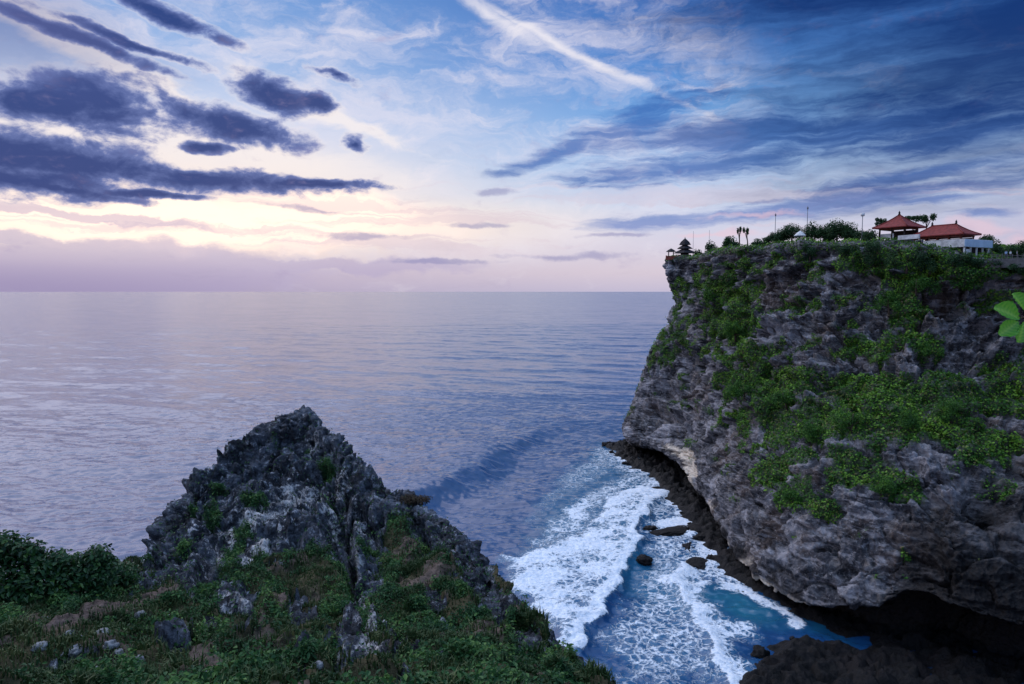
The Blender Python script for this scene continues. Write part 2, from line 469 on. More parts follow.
# ------------------------------------------------------------------ the sea
SHELF = [(608,443),(616,455),(630,464),(650,471),(660,480),(664,496),(676,504),(687,517),(698,531),(707,545),(716,560),(738,578),(766,592),(800,605),(822,617),(850,628),(880,640),(868,646),(830,634),(806,632),(775,646),(748,660),(737,684),(730,720),(900,760),(1300,700),(1300,600),(1000,590),(880,600),(800,570),(745,520),(700,470),(660,440),(630,436)]
FOAM = [  # (outline as seen, density, soft edge in metres)
 ([(655,478),(668,484),(662,497),(649,509),(640,520),(634,530),(638,541),(632,555),(624,568),(612,590),(601,611),(590,630),(578,650),(562,652),(545,632),(520,605),(506,591),(500,570),(503,556),(530,548),(560,538),(585,528),(598,510),(605,495),(630,484)], 1.0, 5.0),
 ([(520,548),(545,520),(575,500),(600,482),(640,468),(655,478),(610,500),(590,530),(540,552)], 0.56, 6.0),
 ([(560,510),(590,495),(600,500),(585,520),(562,525)], 0.75, 4.0),
 ([(590,440),(612,448),(640,462),(668,482),(640,490),(612,470),(590,455)], 0.5, 7.0),
 ([(655,517),(690,517),(708,522),(704,530),(668,530),(650,526)], 0.95, 2.5),
 ([(655,541),(700,545),(690,556),(655,560),(648,550)], 0.55, 4.0),
 ([(652,566),(690,572),(690,592),(664,590),(650,578)], 0.72, 4.0),
 ([(690,578),(712,576),(709,592),(690,596)], 0.8, 2.5),
 ([(630,612),(660,604),(690,612),(702,640),(690,660),(645,662),(625,640)], 0.50, 6.0),
 ([(706,612),(740,614),(772,630),(764,642),(728,650),(708,640)], 0.62, 4.0),
 ([(704,640),(740,650),(745,684),(700,700),(690,670)], 0.5, 5.0),
 ([(716,578),(740,582),(770,598),(800,612),(797,621),(772,610),(740,594),(716,588)], 0.8, 2.0),
 ([(785,618),(798,612),(806,620),(800,630),(786,628)], 0.85, 1.5),
 ([(640,500),(670,500),(700,525),(720,560),(700,600),(720,640),(740,684),(620,690),(590,650),(620,600),(640,560)], 0.46, 5.0),
 ([(700,545),(722,560),(740,576),(716,580),(690,574),(680,556)], 0.55, 2.5),
 ([(560,470),(600,452),(640,462),(600,480),(565,500),(530,530),(515,530)], 0.40, 6.0),
 ([(636,612),(668,600),(690,640),(700,690),(640,690),(612,670)], 0.44, 5.0),
 ([(420,482),(450,476),(470,470),(440,486)], 0.30, 6.0),
 ([(600,640),(640,660),(630,690),(590,680)], 0.38, 6.0),
]
SURF_LINE = [sea_at(*p)[:2] for p in ((676,566),(677,584),(685,597),(693,607),(701,622),(708,636),(716,656),(726,674),(740,695))]
FRONT = [sea_at(*p)[:2] for p in ((668,484),(660,498),(649,509),(640,522),(638,541),(632,555),(624,568),(613,590),(602,611),(591,630),(579,650),(572,664))]
TEAL = [([(712,584),(738,592),(770,606),(786,618),(775,628),(740,618),(710,606),(702,592)], 1.0), ([(600,440),(650,466),(660,500),(640,540),(690,580),(700,620),(640,600),(560,560),(520,560),(540,510)], 0.42), ([(800,612),(850,622),(880,634),(850,640),(810,628)], 0.8)]
CREST = [sea_at(*p)[:2] for p in ((330,535),(390,506),(430,489),(470,468),(510,446),(545,430),(590,412))]

def build_sea():
    a_f = np.radians(np.arange(-46, 50.01, 0.13)); side = np.radians(np.arange(53, 181, 4.0))
    ang_ = np.concatenate([-side[::-1], a_f, side])
    r = [55.0]
    while r[-1] < 420: r.append(r[-1]*1.0030)
    while r[-1] < 1250: r.append(r[-1]*1.006)
    while r[-1] < 60000: r.append(r[-1]*1.022)
    r = np.array(r)
    A, Rr = np.meshgrid(ang_, r)
    X = (Rr*np.sin(A)).ravel(); Y = (Rr*np.cos(A)).ravel(); D = Rr.ravel()
    n = len(X); P = np.stack([X, Y, np.zeros(n)], 1)
    near = sstep(D, 520, 230)
    # swell running in towards the inlet plus chop
    wx = fbm(P/90, 2)*10
    z = np.zeros(n)
    for lam, th, am in ((64, 247, .34), (41, 262, .22), (23, 235, .16), (13, 254, .11), (7.5, 228, .07), (5.1, 270, .05)):
        k = 2*math.pi/lam; ph = k*((X+wx)*math.cos(R(th)) + (Y+wx*.7)*math.sin(R(th)))
        z += am*np.sin(ph + fbm(P/(lam*1.7)+lam, 2)*2.2)*sstep(lam/np.where(D > 1250, .022*D, np.where(D > 420, .006*D, .003*D)), 2.5, 5)
    z += near*(fbm(P/np.array([6, 3.2, 1]), 4)*0.42 + fbm(P/1.6, 2)*0.10)
    d, t = line_dist(X, Y, CREST)
    d = d + fbm(P/30, 2)*5
    env = sstep(t, .0, .12)*sstep(t, 1.0, .5)
    z += env*2.8*np.where(d < 0, np.exp(-(d/7.0)**2), np.exp(-(d/26.0)**2)); z -= env*1.0*np.exp(-((d+15)/9.0)**2)
    foam = np.zeros(n); shal = np.zeros(n)
    sel = (D < 480) & (Y > 0)
    xs, ys = X[sel], Y[sel]; Ps = P[sel]
    jx = fbm(Ps/7, 4)*3.4; jy = fbm(Ps/7+40, 4)*3.4
    f = np.zeros(xs.shape); raise_ = np.zeros(xs.shape)
    for i, (poly, dens, soft) in enumerate(FOAM):
        w = [sea_at(*p)[:2] for p in poly]
        sdv = poly_sdf(xs+jx*min(soft/5, 1), ys+jy*min(soft/5, 1), w)
        f = np.maximum(f, dens*sstep(sdv, -soft*.6, soft))
        if i == 0: raise_ = sstep(sdv, -1.0, 5); f *= np.clip(.74+.6*fbm(Ps/np.array([11, 6, 1])+77, 3), .55, 1.05)
    ld, lt = line_dist(xs+jx*.7, ys+jy*.7, SURF_LINE)
    f = np.maximum(f, .92*np.exp(-(np.minimum(ld, 0)/1.1)**2)*np.where(ld > 0, np.exp(-(ld/4.5)**2), 1))
    fd, ft = line_dist(xs+jx*.5, ys+jy*.5, FRONT)
    fe = sstep(ft, 0, .08)*sstep(ft, 1, .9)
    f = np.maximum(f, .98*fe*np.exp(-(np.maximum(-fd, 0)/4.0)**2)*np.exp(-(np.maximum(fd, 0)/.7)**2)*(np.abs(fd) < 9))
    ed, et = line_dist(xs+jx*.8, ys+jy*.8, [sea_at(*p)[:2] for p in SHELF[:22]])
    f = np.maximum(f, .80*np.exp(-(ed/5.2)**2)*(.8+.5*fbm(Ps/6+33, 2))*sstep(et, 0, .05)*sstep(et, .62, .5))
    foam[sel] = f
    zz = z[sel]*(1-.4*f) + raise_*(0.7 + fbm(Ps/2.2, 3)*0.25) + f*fbm(Ps/1.1+3, 3)*0.16
    zz += 0.9*np.exp(-(ld/2.2)**2) + fe*1.15*np.where(fd < 0, np.exp(-(fd/4.5)**2), np.exp(-(fd/1.3)**2))*(1+.35*fbm(Ps/2.5+5, 2))
    s = np.zeros(xs.shape)
    for poly, dens in TEAL:
        sdv = poly_sdf(xs+jx, ys+jy, [sea_at(*p)[:2] for p in poly]); s = np.maximum(s, dens*sstep(sdv, -5, 6))
    shal[sel] = s; z[sel] = zz
    return P, z, foam, shal, len(r), len(ang_)
P, z, foam, shal, nr, nc = build_sea()
P[:, 2] = z

m, n, b, _ = new_mat("sea_water")
p = pos(n)
fa, sh = attr(n, 'foam'), attr(n, 'shallow')
warp_v = n.vmath('ADD', p, n.vmath('SCALE', n.vmath('SUBTRACT', n.n('ShaderNodeTexNoise').outputs['Color'], (.5,.5,.5)), scale=0.0))
wn = n.n('ShaderNodeTexNoise'); n.link(p, wn.inputs['Vector']); wn.inputs['Scale'].default_value = 0.35; wn.inputs['Detail'].default_value = 4
wp = n.vmath('ADD', p, n.vmath('SCALE', n.vmath('SUBTRACT', wn.outputs['Color'], (.5,.5,.5)), scale=3.2))
lace = n.voro(n.mapping(wp, scale=(1,1,.2)), 0.62, 'DISTANCE_TO_EDGE')
lace2 = n.voro(n.mapping(wp, scale=(1,1,.2)), 1.7, 'DISTANCE_TO_EDGE')
l1 = n.step(lace, 0.30, 0.0); l2 = n.step(lace2, 0.32, 0.0)
ln = n.noise(p, 0.55, 6, 0.68); ln2 = n.noise(p, 0.16, 3, 0.6)
pat = n.math('ADD', n.math('ADD', n.math('MULTIPLY', l1, .30), n.math('MULTIPLY', l2, .20)), n.math('ADD', n.math('MULTIPLY', ln, .75), n.math('MULTIPLY', ln2, .35)))
fm = n.step(n.math('ADD', n.math('MULTIPLY', fa, 1.08), pat), 1.20, 1.62)
fm = n.math('MULTIPLY', fm, n.step(fa, 0.03, 0.22))
deep = n.mix(sh, lin(22,64,108), lin(30,100,124))
haze_f = n.math('MULTIPLY', n.step(n.math('ADD', n.math('MULTIPLY', fa, 1.2), ln), 0.55, 1.5), 0.55)
bodyc = n.mix(haze_f, deep, lin(78,140,172))
foamc = n.mix(n.step(n.noise(p, 1.5, 5, .7), .35, .65), lin(206,220,236), lin(250,252,255))
n.link(n.mix(fm, bodyc, foamc), b.inputs['Base Color'])
b.inputs['IOR'].default_value = 1.333
n.link(n.step(fm, 0, 1, 0.20, 0.85), b.inputs['Roughness'])
n.link(n.step(fm, 0, 1, 0.85, 0.12), b.inputs['Specular IOR Level'])
geo = n.mapping(p, rot=(0,0,R(-16)), scale=(0.42, 1.0, 1))
h1 = n.noise(geo, 0.022, 4, .55, 0.3); h2 = n.noise(geo, 0.12, 5, .6, 0.4); h3 = n.noise(geo, 0.62, 5, .62, 0.3)
def slope(scale, k, det=3):
    nd = n.n('ShaderNodeTexNoise'); n.link(geo, nd.inputs['Vector']); nd.inputs['Scale'].default_value = scale
    nd.inputs['Detail'].default_value = det; nd.inputs['Roughness'].default_value = .6; nd.inputs['Distortion'].default_value = .3
    return n.vmath('MULTIPLY', n.vmath('SUBTRACT', nd.outputs['Color'], (.5,.5,.5)), (k*.6, k, 0))
sl = n.vmath('ADD', n.vmath('ADD', slope(.006, .06, 2), slope(.03, .20)), n.vmath('ADD', slope(.17, .42), slope(.8, .40)))
gn = n.n('ShaderNodeNewGeometry').outputs['Normal']
bp = n.vmath('NORMALIZE', n.vmath('ADD', gn, n.vmath('SCALE', sl, scale=n.step(fm, 0, 1, 1.0, .4))))
fh = n.math('ADD', n.math('MULTIPLY', fm, n.noise(p, 2.0, 5, .7)), n.math('MULTIPLY', fm, .35))
bp = bump(n, fh, 0.8, 0.5, bp)
n.link(bp, b.inputs['Normal'])
M_SEA = m
sea = mesh_np("sea", P, F4=grid_faces(nr, nc), mat=M_SEA, attrs={'foam': foam, 'shallow': shal})
tag(sea, kind='structure')

# ------------------------------------------------------------------ the cliff promontory
def col_px(pts, inward, foot):
    """one profile of the cliff: brow, face, overhanging lip, then notch, foot and below the water"""
    q = [at(*t) for t in pts]
    top, lip = q[0], q[-1]; iw = np.array([inward[0], inward[1], 0.0])
    d1, d2, d3 = inward[2]
    back = [top+iw*d3+[0,0,.6], top+iw*d2+[0,0,.5], top+iw*d1+[0,0,.2]]
    fx, fy, nz = foot
    notch = lip+np.array([fx, fy, nz]); ft = lip+np.array([fx*.8, fy*.8, 0]); ft[2] = 0.5 if notch[2] > 1.5 else notch[2]-1.5
    bl = ft.copy(); bl[2] = -4
    return np.array(back+q+[notch, ft, bl])
def col_w(pts, inward, foot=(8, 0, -1)):
    q = [np.array(p, float) for p in pts]
    iw = np.array([inward[0], inward[1], 0.0]); d1, d2, d3 = inward[2]; top = q[0]; lip = q[-1]
    back = [top+iw*d3+[0,0,3.0], top+iw*d2+[0,0,2.0], top+iw*d1+[0,0,.8]]
    notch = lip+np.array([foot[0], foot[1], foot[2]]); ft = notch.copy(); ft[2] = .5; bl = ft.copy(); bl[2] = -4
    return np.array(back+q+[notch, ft, bl])
IN = (.9, .43)
COLS = [
 col_w([(330,345,76),(332,352,66),(330,356,50),(326,360,36),(322,364,22),(316,368,10),(312,368,3)], (-.2,-1,(6,14,22)), (0,-6,-1)),
 col_w([(170,325,75),(170,332,64),(168,337,50),(163,341,36),(158,345,22),(150,348,10),(146,346,3)], (0,-1,(6,14,22)), (0,-6,-1)),
 col_w([(98,300,73.5),(96,305,63),(92,309,50),(87,311,36),(82,313,22),(76,313,10),(76,309,3)], (.6,-.7,(5,12,18)), (4,-5,-1)),
 col_w([(70,281,72.8),(72,283,62),(74,284,52),(66,285,38),(60,284,24),(57,280,10),(58,277,3)], (.9,-.3,(5,10,15)), (6,-2,-1)),
 col_px([(665,259,264),(669,284,263),(674,308,262),(652,348,256),(637,385,254),(622,428,250),(632,445,250)], (.95,.1,(6,14,24)), (9,3,-1)),
 col_px([(690,257,252),(690,283,249),(687,311,246),(676,350,240),(668,390,234),(660,430,224),(664,455,219)], IN+((8,20,34),), (9,5,-1)),
 col_px([(725,250,216),(725,286,214),(722,321,210),(716,361,204),(711,405,197),(707,445,188),(703,497,181)], IN+((8,22,45),), (8,4,.5)),
 col_px([(762,247,196),(762,285,193),(758,325,187),(752,370,176),(746,420,166),(741,480,153),(736,556,144)], IN+((9,26,60),), (7,4,1.2)),
 col_px([(830,243,175),(830,280,171),(828,325,164),(824,375,153),(818,430,142),(808,500,130),(795,600,121)], IN+((10,30,75),), (8,5,1.0)),
 col_px([(900,243,160),(900,290,157),(898,335,151),(894,385,141),(888,440,130),(884,508,120),(872,604,110)], IN+((10,34,90),), (9,6,1.0)),
 col_px([(936,248,156),(936,295,153),(935,340,147),(932,390,137),(928,446,126),(926,510,116),(914,592,108)], IN+((10,35,95),), (12,8,-1)),
 col_px([(970,258,152),(970,300,150),(970,345,144),(968,395,134),(966,450,123),(960,505,113),(958,608,102)], IN+((10,36,100),), (12,8,-1)),
 col_px([(1045,262,148),(1045,300,146),(1045,350,140),(1045,400,130),(1045,455,119),(1045,510,109),(1045,622,97)], IN+((10,36,100),), (12,8,-1)),
 col_px([(1200,268,122),(1200,305,121),(1200,355,117),(1200,405,110),(1200,460,102),(1200,520,94),(1200,590,87)], (.9,.3,(10,34,80)), (17,10,-4)),
 col_px([(1600,270,95),(1600,310,94),(1600,360,90),(1600,410,85),(1600,470,78),(1600,540,72),(1600,620,66)], (1,.2,(10,30,60)), (12,3,-3)),
 col_w([(165,45,69),(163,45,60),(160,45,50),(156,45,38),(152,45,24),(148,45,10),(146,45,3)], (1,0,(8,20,40)), (8,0,-1)),
]
G = np.array(COLS).transpose(1, 0, 2)                      # rows x columns
G = crom(G, [5, 8, 9, 52, 46, 58, 60, 66, 84, 22, 12, 4])
G = crom(G.transpose(1, 0, 2), [10, 14, 20, 34, 60, 64, 66, 96, 96, 50, 44, 84, 60, 26, 14]).transpose(1, 0, 2)
nR, nC = G.shape[:2]
CN = -grid_normals(G); 
if CN[nR//2, nC//2, 0] > 0: CN = -CN
B0 = G.reshape(-1, 3); N0 = CN.reshape(-1, 3)
rowid = np.repeat(np.arange(nR), nC)
face_w = sstep(rowid, 19, 36).astype(float)                  # 0 on the plateau, 1 on the face
PX, PY = project(B0)
jx = fbm(B0/9, 4)*16; jy = fbm(B0/9+31, 4)*12
CLIFF_VEG = [
 (690,285,16,12,-30,.55),(712,278,24,16,-20,.8),(725,300,24,22,-30,1.0),(745,292,18,12,0,.7),(700,318,24,16,-20,.8),(675,335,22,22,-30,.75),(662,352,16,18,0,.6),(735,330,30,20,20,1.0),(765,318,20,16,0,.9),
 (720,352,30,14,20,.8),(760,352,26,16,10,.85),(745,385,26,22,30,1.0),(775,395,34,24,10,1.05),(740,412,18,12,20,.8),(800,380,30,18,0,1.0),(745,440,14,14,40,.75),(780,430,30,22,0,1.0),(812,420,34,24,0,1.1),(770,468,24,16,30,.95),(760,445,20,16,0,.8),(800,490,20,10,25,.9),(770,492,18,8,30,.6),
 (823,504,22,9,20,1.0),(800,455,22,18,0,.9),(850,455,30,20,20,1.1),(880,482,36,14,25,1.1),(905,492,28,10,15,1.05),(850,420,50,26,0,1.1),(900,415,60,30,-5,1.15),(960,400,60,30,-5,1.15),(1010,385,40,28,0,1.0),(1005,440,40,22,-10,.95),(970,455,26,16,0,.9),(960,430,40,14,0,.9),(1020,345,20,14,0,.45),
 (905,315,14,30,28,1.15),(885,340,16,26,25,1.1),(918,340,20,12,0,1.0),(932,350,18,10,0,.85),(855,300,20,10,0,.7),(845,330,22,14,0,.7),(815,345,22,12,0,.6),(835,300,24,10,0,.6),(865,350,16,16,0,.9),(800,300,20,14,0,.45),(785,290,16,20,0,.45),(815,270,18,16,0,.6),(755,262,24,10,0,.6),
 (880,262,40,18,0,1.1),(930,268,50,16,5,1.1),(905,290,16,18,0,.9),(975,272,40,9,0,.9),(1010,270,40,9,0,.8),(800,255,12,12,0,.8),(785,243,20,5,0,.6),(1000,300,22,14,0,.35),(860,390,50,20,0,1.0),(930,385,50,18,0,1.0),
 (990,470,30,12,0,.6),(1018,480,16,16,0,.6),(840,475,20,16,0,.9),(690,300,12,14,0,.6)]
veg = blobmask(PX+jx, PY+jy, CLIFF_VEG)
vn = fbm(B0/4.5, 4)
veg = sstep(veg*.92+vn*.62+fbm(B0/12+80, 3)*.30, .30, .66)
seen = (N0[:, 1] < .75)
veg = np.where((PX > -100) & (PX < 1100) & seen, veg, sstep(fbm(B0/14+5, 4), .0, .3)*.8*(B0[:, 2] > 14))
veg *= sstep(B0[:, 2], 8, 14)
plate = 1-face_w
veg = np.maximum(veg, plate*.75)
# the rock itself: buttresses, ledges, flutes and pits
strat = B0.copy(); strat[:, 2] = strat[:, 2]*1.0 + B0[:, 1]*.10
amp = .25+.75*sstep(-np.abs(rowid-20.0), -14, 0)*0 + .75*face_w
d = fbm(B0/np.array([24, 24, 34]), 3)*2.6
d += (ridged(strat/np.array([17, 17, 10]), 3, .40)-.45)*2.8
wq_ = strat+np.stack([fbm(strat/5+3, 2), fbm(strat/5+13, 2), fbm(strat/5+23, 2)], 1)*2.0
_, gap, rnd, til = worley(wq_/np.array([9, 9, 5.0])); d += rnd*2.0+til*2.6-sstep(gap, .10, 0)*1.0
_, gap, rnd, til = worley(wq_/np.array([3.4, 3.4, 1.9])+40); d += (rnd*.35+til*.4-sstep(gap, .12, 0)*.35)*(.45+.55*sstep(B0[:, 2], 14, 34))
d += (ridged(strat/np.array([3.6, 3.6, 4.6])+20, 3)-.45)*1.0*sstep(B0[:, 2], 12, 32)+(ridged(strat/np.array([3.6, 3.6, 4.6])+20, 3)-.45)*.35
led = strat[:, 2]/2.7 + fbm(B0/8, 3)*1.3
saw = led-np.floor(led)
d += (sstep(saw, 0, .7)-sstep(saw, .75, 1.0)-.35)*.7*sstep(fbm(B0/17+9, 2), -.25, .35)
d += fbm(B0/.95, 3)*.26
flute = (ridged(np.stack([B0[:, 0]/2.2, B0[:, 1]/2.2, B0[:, 2]/16], 1), 3)-.45)*1.2*sstep(B0[:, 2], 34, 8)
d += flute
led2 = strat[:, 2]/1.15+fbm(B0/np.array([9, 9, 4]), 3)*1.6; sw2 = led2-np.floor(led2)
d += (sstep(sw2, 0, .75)-sstep(sw2, .8, 1)-.4)*.75*sstep(B0[:, 2], 40, 26)*sstep(fbm(B0/12+19, 2), -.3, .2)
hol = blobmask(PX+jx*.5, PY+jy*.5, [(660,392,16,9,10,1),(690,408,10,9,0,.6),(655,415,22,12,15,1),(672,430,20,12,0,.9),(945,305,26,14,0,.7),(1000,325,34,12,0,.8),(985,300,26,16,0,.6),(915,470,16,9,30,.5),(985,500,30,20,30,.9),(760,330,6,9,20,.4),(893,368,5,5,0,.6)])
d -= sstep(fbm(B0/np.array([6,6,3.6])+55, 3), .18, .55)*2.2
d -= hol*8.0*(PX > 0)*(PX < 1100)*seen
lipw = 1-.6*sstep(rowid, 355, 388)
low_ = .50+.50*sstep(B0[:, 2]+fbm(B0/15, 2)*5, 26, 40)
d = (d*1.25*low_-1.1*low_-.4*(1-low_))*amp*(1-.35*veg)*lipw*(.45+.55*sstep(np.abs(B0[:, 1]-262)+np.maximum(PX-690, 0), 4, 30))
cpos = B0 + N0*d[:, None]
cpos[:, 2] += plate*fbm(B0/6, 3)*.3
pale = blobmask(PX+jx*.3, PY+jy*.3, [(688,466,6,24,-12,1.2),(680,452,16,6,20,1.0),(684,480,4,16,0,.8),(708,505,5,10,20,.6),(725,548,4,12,30,.8),(742,566,6,14,40,.9),(765,585,30,5,38,.75),(805,610,34,4,28,.75),(850,625,34,4,18,.6)])*(PX > 0)*(PX < 1000)*seen*(cpos[:, 2] < 24)
wet_shade_top = 4.5+22*sstep(PX, 830, 960)*seen  # splash height; lifted at right to paint the shade-dark lower wall
wet_shade = sstep((cpos[:, 2]+fbm(B0/6, 4)*4.5)/wet_shade_top, 1.25, .55)*(1-pale)
brown = sstep(fbm(B0/13+70, 4), .02, .55)

m, n, b, _ = new_mat("limestone_cliff")
p = pos(n); v, w_, pl, br = attr(n, 'veg'), attr(n, 'wet_shade'), attr(n, 'pale'), attr(n, 'brown')
n1 = n.noise(p, .09, 6, .66); n2 = n.noise(p, .55, 7, .7, .4); n3 = n.noise(n.mapping(p, scale=(1,1,.22)), .42, 6, .66, .3)
base = n.mix(n.step(n2, .34, .66), lin(50,51,57), lin(114,113,118))
n5 = n.noise(n.mapping(p, scale=(1,1,.07)), .30, 7, .66, .2)
base = n.mix(n.math('MULTIPLY', n.step(n3, .46, .66), .75), base, lin(44,43,50))
base = n.mix(n.math('MULTIPLY', n.step(n5, .50, .60), .85), base, lin(34,33,37)); base = n.mix(n.math('MULTIPLY', n.step(n5, .45, .35), .6), base, lin(164,152,144))
base = n.mix(n.math('MULTIPLY', n.step(n1, .50, .66), .75), base, lin(186,182,188))
base = n.mix(n.math('MULTIPLY', br, .55), base, lin(98,82,74))
dg = n.noise(n.mapping(p, rot=(R(-24),0,0), scale=(.25,.10,.9)), .9, 6, .68, .5)
base = n.mix(n.math('MULTIPLY', n.step(dg, .5, .62), .8), base, lin(150,146,150)); base = n.mix(n.math('MULTIPLY', n.step(dg, .46, .34), .7), base, lin(38,38,46))
n4 = n.noise(p, 1.9, 5, .7)
base = n.mix(n.math('MULTIPLY', n.step(n4, .56, .72), .6), base, lin(196,190,190))
base = n.mix(n.math('MULTIPLY', n.step(n4, .44, .28), .7), base, lin(48,48,54))
base = n.mix(n.step(n.math('ADD', pl, n.math('MULTIPLY', n.math('SUBTRACT', n3, .5), 1.2)), .2, .8), base, lin(222,206,188))
base = n.mix(n.math('MULTIPLY', v, .8), base, lin(52,70,36))
base = n.mix(w_, base, lin(20,17,19))  # near-black: real splash zone low down, painted shade higher up at right
n.link(base, b.inputs['Base Color'])
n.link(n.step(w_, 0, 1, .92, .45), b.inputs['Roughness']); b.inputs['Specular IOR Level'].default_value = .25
bp = bump(n, n.noise(p, .8, 7, .70, .2), 1.0, .75); bp = bump(n, n.voro(p, 1.3), .6, .5, bp)
n.link(bp, b.inputs['Normal'])
M_CLIFF = m
cliff = mesh_np("cliff", cpos, F4=grid_faces(nR, nC), mat=M_CLIFF, attrs={'veg': veg*face_w, 'wet_shade': wet_shade, 'pale': pale, 'brown': brown})
tag(cliff, kind='structure')
# ground height on the clifftop
_pl = rowid < 26
_plv = cpos[_pl]
def top_z(x, y):
    dd = (_plv[:, 0]-x)**2 + (_plv[:, 1]-y)**2
    k = np.argsort(dd)[:4]; w = 1/(dd[k]+.05)
    return float((_plv[k, 2]*w).sum()/w.sum())

# creepers and low scrub covering the ledges of the face
rng = np.random.RandomState(3)
Gd = cpos.reshape(nR, nC, 3)
du = np.linalg.norm(np.diff(Gd, axis=1), axis=2)[:-1]; dv = np.linalg.norm(np.diff(Gd, axis=0), axis=2)[:, :-1]
area = (du*dv)
vq = veg.reshape(nR, nC)[:-1, :-1]; pq = PX.reshape(nR, nC)[:-1, :-1]
vis = ((pq > 600) & (pq < 1090) & (N0.reshape(nR, nC, 3)[:-1, :-1, 1] < .7)).astype(float)
wq = (area*np.clip(vq-.12, 0, 1)*(vis+.06)).ravel(); wq /= wq.sum()
NL = 240000
ci = rng.choice(len(wq), NL, p=wq); r_, c_ = np.divmod(ci, nC-1)
uu, vv = rng.rand(NL, 1), rng.rand(NL, 1)
Pq = Gd[r_, c_]*(1-uu)*(1-vv)+Gd[r_, c_+1]*uu*(1-vv)+Gd[r_+1, c_]*(1-uu)*vv+Gd[r_+1, c_+1]*uu*vv
DN = grid_normals(Gd); DN *= np.sign((DN*CN).sum(2))[..., None]
Nq = DN[r_, c_]*.5 + CN[r_, c_]*.5 + np.array([0, 0, .45])
Nq /= np.linalg.norm(Nq, axis=1)[:, None]
lump = np.clip(ridged(Pq/3.4, 2)*1.5-.15+fbm(Pq/9, 2)*.6, 0.05, 2.0)*veg.reshape(nR, nC)[r_, c_]
hh = rng.rand(NL)**.8*lump*1.0
dry_ = (rng.rand(NL) < .07+.22*sstep(fbm(Pq/5+51, 3), .1, .5))
tint = np.clip(.35+.32*fbm(Pq/7+3, 3)+.22*(hh/1.3)+rng.normal(size=NL)*.16+.10, 0, .84); tint = np.where(dry_, rng.uniform(.93, 1, NL), tint)
V, F = cards(Pq+Nq*hh[:, None], Nq, rng.uniform(.28, .66, NL), rng, .75, .75)
M_SCRUB = mat_leaf("scrub_leaf", (.016,.050,.012), (.052,.155,.022), (.20,.37,.040), .6, .2, .25, (.15,.115,.060))
o = mesh_np("creeper_foliage", V, F4=F, mat=M_SCRUB, attrs={'tint': np.repeat(tint, 4)}, smooth=False)
tag(o, label='green creepers and low scrub spreading over the cliff face', cat='foliage', kind='stuff')

# ------------------------------------------------------------------ wave-cut shelf at the foot of the cliff
sw = [sea_at(*q, z=1.0)[:2] for q in SHELF]
gx = np.arange(26, 150, .42); gy = np.arange(78, 268, .42)
XX, YY = np.meshgrid(gx, gy); xs, ys = XX.ravel(), YY.ravel(); Pz = np.stack([xs, ys, xs*0], 1)
near_ = (xs > 20+0*ys)
sdv = poly_sdf(xs+fbm(Pz/5, 4)*2.4, ys+fbm(Pz/5+9, 4)*2.4, sw)
_, gp_, rn_, tl_ = worley(Pz/np.array([2.6, 2.6, 1])+9)
zz = np.clip(sdv*.55, -2.5, 1.2)+.1 + sstep(sdv, -1, 5)*(fbm(Pz/7, 3)*.9+(ridged(Pz/2.6, 3)-.45)*1.0+rn_*1.3+tl_*1.2-sstep(gp_, .15, 0)*.6) + fbm(Pz/.9, 3)*.22*sstep(sdv, -1, 2)
Vs = np.stack([xs, ys, zz], 1); Fs = grid_faces(len(gy), len(gx))
keep = (sdv[Fs].max(1) > -4) & (sdv[Fs].min(1) < 45); Fs = Fs[keep]
us, inv = np.unique(Fs, return_inverse=True); Fs = inv.reshape(Fs.shape)
m, n, b, _ = new_mat("wet_reef_rock")
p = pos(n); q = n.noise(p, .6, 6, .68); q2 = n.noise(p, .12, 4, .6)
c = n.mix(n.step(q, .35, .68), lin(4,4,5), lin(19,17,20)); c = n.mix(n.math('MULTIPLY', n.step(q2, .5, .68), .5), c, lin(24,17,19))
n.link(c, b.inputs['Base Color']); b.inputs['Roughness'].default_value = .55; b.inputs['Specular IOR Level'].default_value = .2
n.link(bump(n, n.noise(p, 1.4, 6, .7), 1.0, .6), b.inputs['Normal'])
M_REEF = m
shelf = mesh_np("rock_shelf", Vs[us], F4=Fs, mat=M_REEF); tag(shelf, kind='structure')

def boulder(name, c, r, seed, mat, rough=.28, sub=4, flat=.62, freq=1.6, link=True):
    import bmesh
    bm = bmesh.new(); bmesh.ops.create_icosphere(bm, subdivisions=sub, radius=1.0)
    v = np.array([x.co for x in bm.verts]); f = np.array([[q.index for q in g.verts] for g in bm.faces]); bm.free()
    k = 1 + fbm(v*freq+seed*7.7, 4)*rough + (ridged(v*freq*1.7+seed, 3)-.5)*rough*.9
    v = v*k[:, None]*np.array([r[0], r[1], r[2]*1.0]); 
    o = mesh_np(name, v, F3=f, mat=mat, link=link); o.location = c
    return o
REEFS = [((644,563),(1.8,1.5,1.2),'rounded brown boulder standing alone in the foaming surf'),
 ((657,491),(2.4,1.7,1.3),'small black rock where the white surf meets the shelf, off the pale flowstone'),
 ((668,494),(1.6,1.2,.9),'tiny black rock tucked between the surf and the shelf edge'),
 ((672,531),(6.5,2.6,.6),'long low dark reef awash below the overhang, topped by a line of foam'),
 ((650,529),(2.2,1.4,.9),'small dark reef rock at the tip of the breaking white wave'),
 ((697,563),(4.2,2.3,.55),'flat dark reef in the lacy foam beside the shelf'),
 ((688,546),(3.2,1.6,.7),'thin dark reef sliver between the two larger awash reefs'),
 ((700,530),(4.5,2.6,1.1),'dark rough reef joining the shelf under the cliff'),
 ((690,504),(4.0,2.2,1.0),'broad dark flat reef streaked with foam under the flowstone')]
